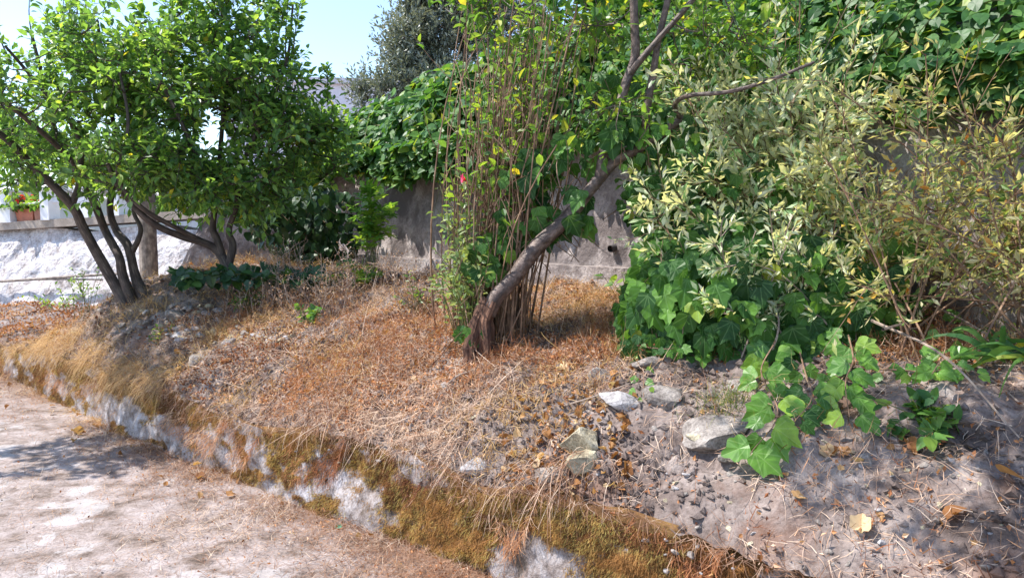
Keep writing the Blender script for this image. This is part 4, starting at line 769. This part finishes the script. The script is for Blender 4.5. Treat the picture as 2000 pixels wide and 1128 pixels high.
# pebbles and clods
def ico(sub):
    import bmesh
    bm = bmesh.new(); bmesh.ops.create_icosphere(bm, subdivisions=sub, radius=1); V = np.array([v.co for v in bm.verts]); T = np.array([[v.index for v in f.verts] for f in bm.faces]); bm.free(); return V, T
IV, IT = np.array([[1, 0, 0], [-1, 0, 0], [0, 1, 0], [0, -1, 0], [0, 0, .9], [0, 0, -.9], [.7, .7, .4], [-.6, -.6, .5]], float), np.array([[4, 0, 6], [4, 6, 2], [0, 2, 6], [2, 1, 4], [1, 3, 7], [3, 4, 7], [4, 1, 7], [3, 0, 4], [0, 3, 5], [2, 0, 5], [1, 2, 5], [3, 1, 5]])
def clods(n, mask, size, m, name, **kw):
    s, d, x, y = spread(n, mask=mask, **kw); n = len(s); p = np.stack([x, y, Z(x, y)], 1); sc = R.uniform(0, 1, n) ** 3 * (size[1] - size[0]) + size[0]
    W = IV[None] * (sc[:, None, None] * R.uniform(.6, 1.3, (n, 1, 3))) * R.uniform(.75, 1.2, (n, len(IV), 1)) + p[:, None]
    T = (IT[None] + (np.arange(n) * len(IV))[:, None, None]).reshape(-1, 3); tag(build(name, W.reshape(-1, 3), T, m), kind='stuff')
clods(95000, lambda s, d, x, y: np.clip(.5 + fbm(x * 2, y * 2, 31, 3), .05, 1), (.003, .032), MS, 'soil_clods')
clods(1700, lambda s, d, x, y: .2 + .8 * sm(1.0, -.5, s), (.005, .022), MST, 'gravel')
clods(2500, lambda s, d, x, y: .3 + 0 * s, (.002, .010), MROAD, 'road_grit', d0=-3.2, d1=0, near=1.0)

# ---------------------------------------------------------------- dry grass tufts hanging over the low wall, single tufts
def tuft(label, px, py, n, L, sp, m, name='dry_grass_tuft', hang=1.0, W=(.0015, .003), group=None, cat='grass tuft', g=None, upz=.5):
    g = G(px, py) if g is None else g; t = thing(name, label, cat, g, group)
    p = g + R.normal(0, 1, (n, 3)) * [sp, sp * .6, .0]; p[:, 2] = Z(p[:, 0], p[:, 1]) - .005
    d_ = nrm(rv(n) * .6 + np.array([-N2[0], -N2[1], 0]) * hang * .8 + [0, 0, upz]); V, T, rn = ribbons(p, d_, nrm(rv(n) * .5 + [0, 0, 1]), R.uniform(*L, n), R.uniform(*W, n), np.stack([R.uniform(0, .4, n), R.normal(0, .25, n), R.uniform(.5, 1.3, n) * hang], 1), 5)
    o = tag(build('blades', V, T, m, t, rnd=rn), kind='stuff'); return t
TG = 'straw-coloured grass tufts hanging over the low wall'
def atw(s, dd=.10):
    x, y = xy_of(s, dd); return np.array([x, y, float(Z(x, y))])
for k, s_ in enumerate(np.r_[np.arange(2.5, 7.6, .30), -.45, -.2, .05, .5, .95, 1.4, 1.8, 2.2]):
    s_ = s_ + R.uniform(-.08, .08); px, py, _ = pix(atw(s_)); px = float(px[0])
    big = 2.9 < s_ < 7
    lab = 'straw-coloured grass tuft hanging over the low wall edge' 
    tuft(lab, 0, 0, 330 if big else 110, (.12, .28) if big else (.06, .2), .10, M_GOLD if big else M_STRAW, group=TG, g=atw(s_, R.uniform(.04, .16)), upz=.35)
tuft('long arching straw clump drooping over the mossy wall at the bottom centre', 0, 0, 60, (.15, .36), .06, M_STRAW, g=atw(-.45, .10), upz=.7, W=(.002, .005))
tuft('green and straw grass tuft beside the grey rock under the ivy', 1420, 790, 200, (.08, .2), .06, M_GRASS, 'grass_tuft', .2)
tuft('tan grass clump among the stones below the dense tree', 440, 650, 420, (.1, .24), .09, M_GOLD, 'dry_grass_tuft', .5)
tuft('sunlit orange grass clump on the mound by the left stems', 300, 600, 380, (.1, .26), .14, M_GOLD, 'dry_grass_tuft', .5)
tuft('dense reddish grass strip behind the leaning trunk', 1140, 590, 900, (.06, .16), .28, M_GOLD, 'dry_grass_tuft', .2)
tuft('reddish dry grass clump at the left foot of the stems', 880, 620, 500, (.06, .2), .15, M_STRAW, 'dry_grass_tuft', .3)
for lab, x_, y_, n_, sp_ in (('dry grass sward between the fig seedling and the stems', 790, 590, 800, .3), ('tangled dry grass left of the fig seedling', 620, 600, 700, .3), ('rusty dry grass patch in the middle of the bank', 640, 690, 420, .16), ('pale dry grass in front of the stump', 820, 690, 380, .2), ('orange dry herb patch above the mossy wall', 480, 780, 320, .14)):
    tuft(lab, x_, y_, n_, (.05, .18), sp_, M_STRAW if 'pale' in lab or 'tangled' in lab else M_GOLD, 'dry_grass_patch', .35)
# dry seed stalks
def stalks(label, px, py, n, h, sp):
    g = G(px, py); t = thing('dry_weed', label, 'dry plant', g); A = g + R.normal(0, 1, (n, 3)) * [sp, sp * .6, 0]; A[:, 2] = Z(A[:, 0], A[:, 1]); D = A + np.stack([R.normal(0, .12, n), R.normal(0, .1, n), R.uniform(.5, 1, n) * h], 1)
    B = (A + D) / 2 + R.normal(0, .03, (n, 3)); V, T, rn, u = thin_tubes(A, B, D, .003, .0015, 5, 4)
    m = n * 8; k = np.repeat(np.arange(n), 8); q = R.uniform(.4, 1, (m, 1)); a2 = (1 - q) ** 2 * A[k] + 2 * q * (1 - q) * B[k] + q * q * D[k]; d2 = a2 + nrm(rv(m) + [0, 0, .8]) * R.uniform(.04, .12, (m, 1)); V2, T2, r2, u2 = thin_tubes(a2, (a2 + d2) / 2, d2, .0015, .001, 2, 3)
    tag(build('stalks', V, T, MB_GREY, t, uv=u), kind='stuff'); tag(build('side_stalks', V2, T2, MB_GREY, t, uv=u2), kind='stuff')
    pos, tip, nor = on_shoots(a2, (a2 + d2) / 2, d2, 4, .4, 1.05, (20, 70), .3, .003); tag(leaves(pos, tip, nor, R.uniform(.010, .022, len(pos)), 'crisp', M_STRAW, t, sname='seed_heads'), kind='stuff')
for a_ in (('tall dry seed stalks in the shade below the dense tree', 575, 590, 16, .55, .16), ('dry brown stalks beside the fig seedling', 690, 575, 14, .45, .12), ('dry seed stalks leaning at the left of the stone heap', 520, 610, 12, .5, .14), ('thin dry stalks standing before the grey wall', 765, 580, 7, .4, .07), ('bushy dry weed above the pale stones', 640, 620, 22, .35, .14), ('pale dry stalks left of the rose bush', 830, 600, 12, .32, .14)): stalks(*a_)

# ---------------------------------------------------------------- stones
SV, ST = ico(3)
def stone_mesh(seed, m, facets=9, flat=.6):
    r = np.random.default_rng(seed); V = SV.copy()
    for _ in range(facets):
        n_ = nrm(r.normal(size=3)); lim = r.uniform(.45, .85); dt = V @ n_; V = V - np.maximum(dt - lim, 0)[:, None] * n_
    V = V * (1 + .06 * fbm(V[:, 0:1] * 2.5 + seed, V[:, 1:2] * 2.5, V[:, 2:3] * 2.5, 4)) * [1, .8, flat]
    V = V * (1 + .02 * fbm(V[:, 0:1] * 9 + seed, V[:, 1:2] * 9, V[:, 2:3] * 9, 3)); V /= np.abs(V).max()
    return build('stone', V, ST, m, link=False).data
def stone(px, py, wpx, hpx, m, seed, label, group=None, rz=None, name='stone', sink=.5):
    g = G(px, py + hpx * .3); dep = g[1]; sx = wpx / F * dep / 1.6; sz = hpx / F * dep / 1.7
    if m is MSY: sink = .22; sx *= 1.15; sz *= 1.15
    o = bpy.data.objects.new(name, stone_mesh(seed, m)); C.objects.link(o); nn = gn(np.array(g[0]), np.array(g[1]))
    o.location = (g + nn * sz * (1 - sink * 2)).tolist(); o.scale = (sx, sx * .8, sz * 1.35); r = np.random.default_rng(seed); o.rotation_euler = (r.uniform(-.3, .3), r.uniform(-.3, .3), r.uniform(-.5, .5) if rz is None else rz)
    return tag(o, label, 'stone', group)
for i, a_ in enumerate([
    (1150, 852, 68, 66, MSY, 'cream-yellow stone bedded in orange litter above the mossy wall'), (1140, 895, 60, 46, MSY, 'greenish-yellow stone directly below the cream-yellow stone'),
    (930, 900, 56, 46, MSW, 'pale knobbly stone left of the cream-yellow stone'), (1075, 915, 74, 40, MST, 'pale grey stone half hidden by dead leaves near the cream stones'),
    (1305, 755, 86, 66, MST, 'large blocky grey rock at the left foot of the ivy mound'), (1215, 768, 80, 44, MSW, 'pale lilac-grey flat rock left of the ivy tendril'),
    (1180, 722, 58, 64, MST, 'upright grey-brown rock at the edge of the litter beneath the ivy'), (1405, 828, 118, 62, MST, 'long slanted grey rock below the ivy mound'),
    (1378, 858, 48, 36, MSY, 'small cream-topped stone under the long slanted rock'), (1430, 885, 60, 34, MST, 'flat half-buried grey stone right of the cream-topped stone'),
    (1520, 870, 52, 36, MST, 'pinkish rounded stone behind the ivy runner'), (1690, 890, 40, 34, MST, 'smooth grey stone right of the row of tan leaves'),
    (350, 610, 48, 34, MST, 'largest dark grey stone atop the rubble heap'), (352, 634, 28, 18, MST, 'rounded grey stone under the largest rubble stone'), (345, 652, 34, 22, MSW, 'pale stone at the front of the rubble heap'),
    (388, 695, 46, 30, MST, 'flat blue-grey stone in the middle of the left bank'), (455, 660, 34, 34, MSW, 'pitted white and dark stone right of the tan grass clump'), (537, 660, 36, 22, MSW, 'bright white stone on the bank beneath the dry stalks'),
    (505, 650, 30, 18, MSW, 'flat whitish stone left of the bright white stone'), (310, 713, 32, 20, MST, 'dark flat stone in the shade of the left bank'), (595, 650, 26, 16, MST, 'small grey stone by the little green weed'),
    (1450, 740, 70, 50, MST, 'dim grey rock in the shade under the ivy leaves'), (870, 748, 24, 16, MSW, 'small pale stone in the straw before the stump'), (190, 605, 26, 18, MST, 'dark lump of rock left of the leaning stems'),
    (1265, 700, 60, 36, MST, 'brown-grey stone at the ivy edge')]):
    stone(*a_[:5], 100 + i, a_[5], name='rock' if a_[2] > 60 else 'stone')
small = [stone_mesh(500 + i, (MST, MST, MSW, MSY)[i % 4], 7) for i in range(8)]
def small_stone(g, sc, label, group):
    o = bpy.data.objects.new('small_stone', small[R.integers(8)]); C.objects.link(o); o.location = (g + [0, 0, sc * .25]).tolist(); o.scale = (sc, sc, sc * .8); o.rotation_euler = R.uniform(-.6, .6, 3).tolist(); o.rotation_euler[2] = R.uniform(0, 6)
    tag(o, label, 'stone', group)
for i in range(80):
    px, py = R.normal(345, 55), R.uniform(598, 668); small_stone(G(px, py), R.uniform(.02, .055), 'small grey stone in the rubble heap on the left mound', 'rubble stones below the two fruit trees')
for i in range(34):
    small_stone(G(R.uniform(420, 640), R.uniform(640, 680)), R.uniform(.015, .04), 'small pale stone among dry stalks below the dense tree', 'pale stones below the dense tree')
for i in range(90):
    small_stone(G(R.uniform(1250, 1990), R.uniform(860, 1120)), R.uniform(.006, .022), 'small stone in the grey soil of the right bank', 'small stones in the grey soil at right')
for i in range(60):
    small_stone(G(R.uniform(560, 1300), R.uniform(760, 960)), R.uniform(.008, .022), 'small stone among the orange litter of the middle bank', 'small stones in the middle bank')

# ---------------------------------------------------------------- fallen leaves
dm = {}
def fallen(px, py, sz, label, group=None, m=ML_DEAD, tilt=.5):
    g = G(px, py); k = int(R.integers(5)); key = (k, m.name)
    if key not in dm: V, T = TM['dead'][k]; dm[key] = build('fallen_leaf', V - [0, .4, 0], T, m, rnd=np.zeros(len(V)), uv=V[:, :2], link=False).data
    o = bpy.data.objects.new('fallen_leaf', dm[key]); C.objects.link(o); nn = gn(np.array(g[0]), np.array(g[1])); nor = nrm(nn + rv(1)[0] * tilt); Mx = frames(rv(1), nor[None])[0] * sz
    m4 = np.eye(4); m4[:3, :3] = Mx; m4[:3, 3] = g + nn * (.012 + sz * .15); o.matrix_basis = Matrix(m4.tolist()); tag(o, label, 'dead leaf', group)
for a_ in [(1155, 640, .11, 'orange dead leaf standing on the litter right of the leaning trunk'), (1138, 690, .07, 'small orange dead leaf above the grey rocks'), (1100, 725, .07, 'brown curled leaf right of the stump roots'), (925, 690, .06, 'rust leaf against the left side of the stump'),
           (880, 685, .07, 'rust-brown leaf left of the stump'), (1610, 890, .07, 'leftmost tan leaf of the row on the grey soil'), (1632, 888, .05, 'second tan leaf of the row on the grey soil'), (1650, 890, .05, 'third tan leaf of the row on the grey soil'), (1670, 905, .06, 'rightmost tan leaf of the row on the grey soil'),
           (1680, 1030, .08, 'curled tan leaf low on the right soil slope'), (1870, 1010, .07, 'brown curled leaf in the soil at lower right'), (1965, 935, .09, 'orange-brown leaf near the right edge'), (1770, 880, .07, 'russet leaf under the low leafy plant'), (1560, 975, .06, 'dark rust leaf stuck on the grey slope'),
           (150, 850, .10, 'big orange dead leaf lying at the road edge on the left'), (190, 835, .07, 'rust leaf at the base of the left low wall'), (385, 940, .09, 'orange leaf standing where the low wall meets the road'), (445, 710, .09, 'glowing orange leaf on the dark soil of the left bank'), (355, 720, .07, 'curled brown leaf hanging on a stalk left of the glowing leaf'),
           (625, 1005, .05, 'brown curled leaf beside the dark hollow at the road edge'), (350, 690, .06, 'rusty leaf beside the flat blue-grey stone'), (490, 650, .06, 'rusty leaf between the white stones')]:
    fallen(*a_[:3], a_[3])
for i in range(150): fallen(R.uniform(980, 1230), R.uniform(780, 960), R.uniform(.025, .05), 'curled tan dead leaf on the orange litter of the middle bank', 'tan dead leaves on the middle bank', tilt=1.2)
for i in range(60): fallen(R.uniform(620, 1250), R.uniform(640, 780), R.uniform(.03, .055), 'brown dead leaf in the straw around the stump', 'brown dead leaves around the stump', tilt=1.0)
for i in range(30): fallen(R.uniform(1300, 1990), R.uniform(800, 1120), R.uniform(.015, .032), 'brown dead leaf on the grey soil at right', 'dead leaves on the right soil slope', tilt=.8)
for i in range(40):
    s_ = R.uniform(.5, 8); x_, y_ = xy_of(s_, R.uniform(-.45, -.03)); px, py, _ = pix(np.array([x_, y_, 0.0])); fallen(float(px[0]), float(py[0]), R.uniform(.03, .06), 'crumpled dead leaf along the foot of the low wall', 'dead leaves at the road edge', tilt=.8)
# sticks
SG = 'dry sticks lying on the bank'
for i, (a_, b_, r, lab) in enumerate([((700, 700), (790, 640), .008, 'grey forked stick lying left of the stump'), ((710, 690), (775, 660), .006, 'thin grey stick beside the forked stick'), ((870, 760), (920, 735), .009, 'short stick in the straw before the stump'), ((640, 1010), (930, 1115), .006, 'long pale stem lying along the foot of the mossy wall'),
        ((940, 700), (1010, 680), .014, 'dark fallen stick at the stump foot'), ((1100, 800), (1230, 760), .005, 'thin stick above the pale flat rock'), ((460, 790), (600, 690), .004, 'pale straight stalk crossing the bank'), ((1020, 600), (1060, 640), .005, 'thin twig in the dark hollow right of the stump'), ((215, 600), (250, 585), .012, 'dark broken stick at the foot of the leaning stems')]):
    A, D = G(*a_) + [0, 0, .02], G(*b_) + [0, 0, .03]; V, T, u = tube(crom([A, (A + D) / 2 + R.normal(0, .015, 3) + [0, 0, .01], D]), r, r * .5, 7, .2, i); o = build('stick', V, T, MB_GREY if 'dark' not in lab else MB_DARK, uv=u); tag(o, lab, 'stick')
# scrap of green plastic on the road edge, blue tarp at the upper right
g = G(660, 1035); V, T = leaf_lobed(HEART, .6, 3); tag(build('plastic_scrap', V * [.04, .07, .05] + g + [0, 0, .01], T, plain('green_plastic', (.02, .28, .18), .3)), 'small scrap of green plastic at the road edge', 'litter')
c = P(1965, 175, 4.9); xs, zs = np.meshgrid(np.linspace(-.35, .6, 20), np.linspace(-.13, .14, 10), indexing='ij'); V = np.stack([xs, .05 * fbm(xs * 6, zs * 6, 0, 3) + .1, zs + .03 * fbm(xs * 4, 1, 0, 2)], -1)
V2 = V.copy(); V2[..., 1] += .03; tag(build('blue_tarp', np.concatenate([V.reshape(-1, 3), V2.reshape(-1, 3)]) + c, np.concatenate([grid_faces(20, 10), grid_faces(20, 10) + 200]), plain('blue_plastic', (.02, .05, .14), .4), smooth=True), 'dark blue sheet half hidden in leaves at upper right', 'tarp')
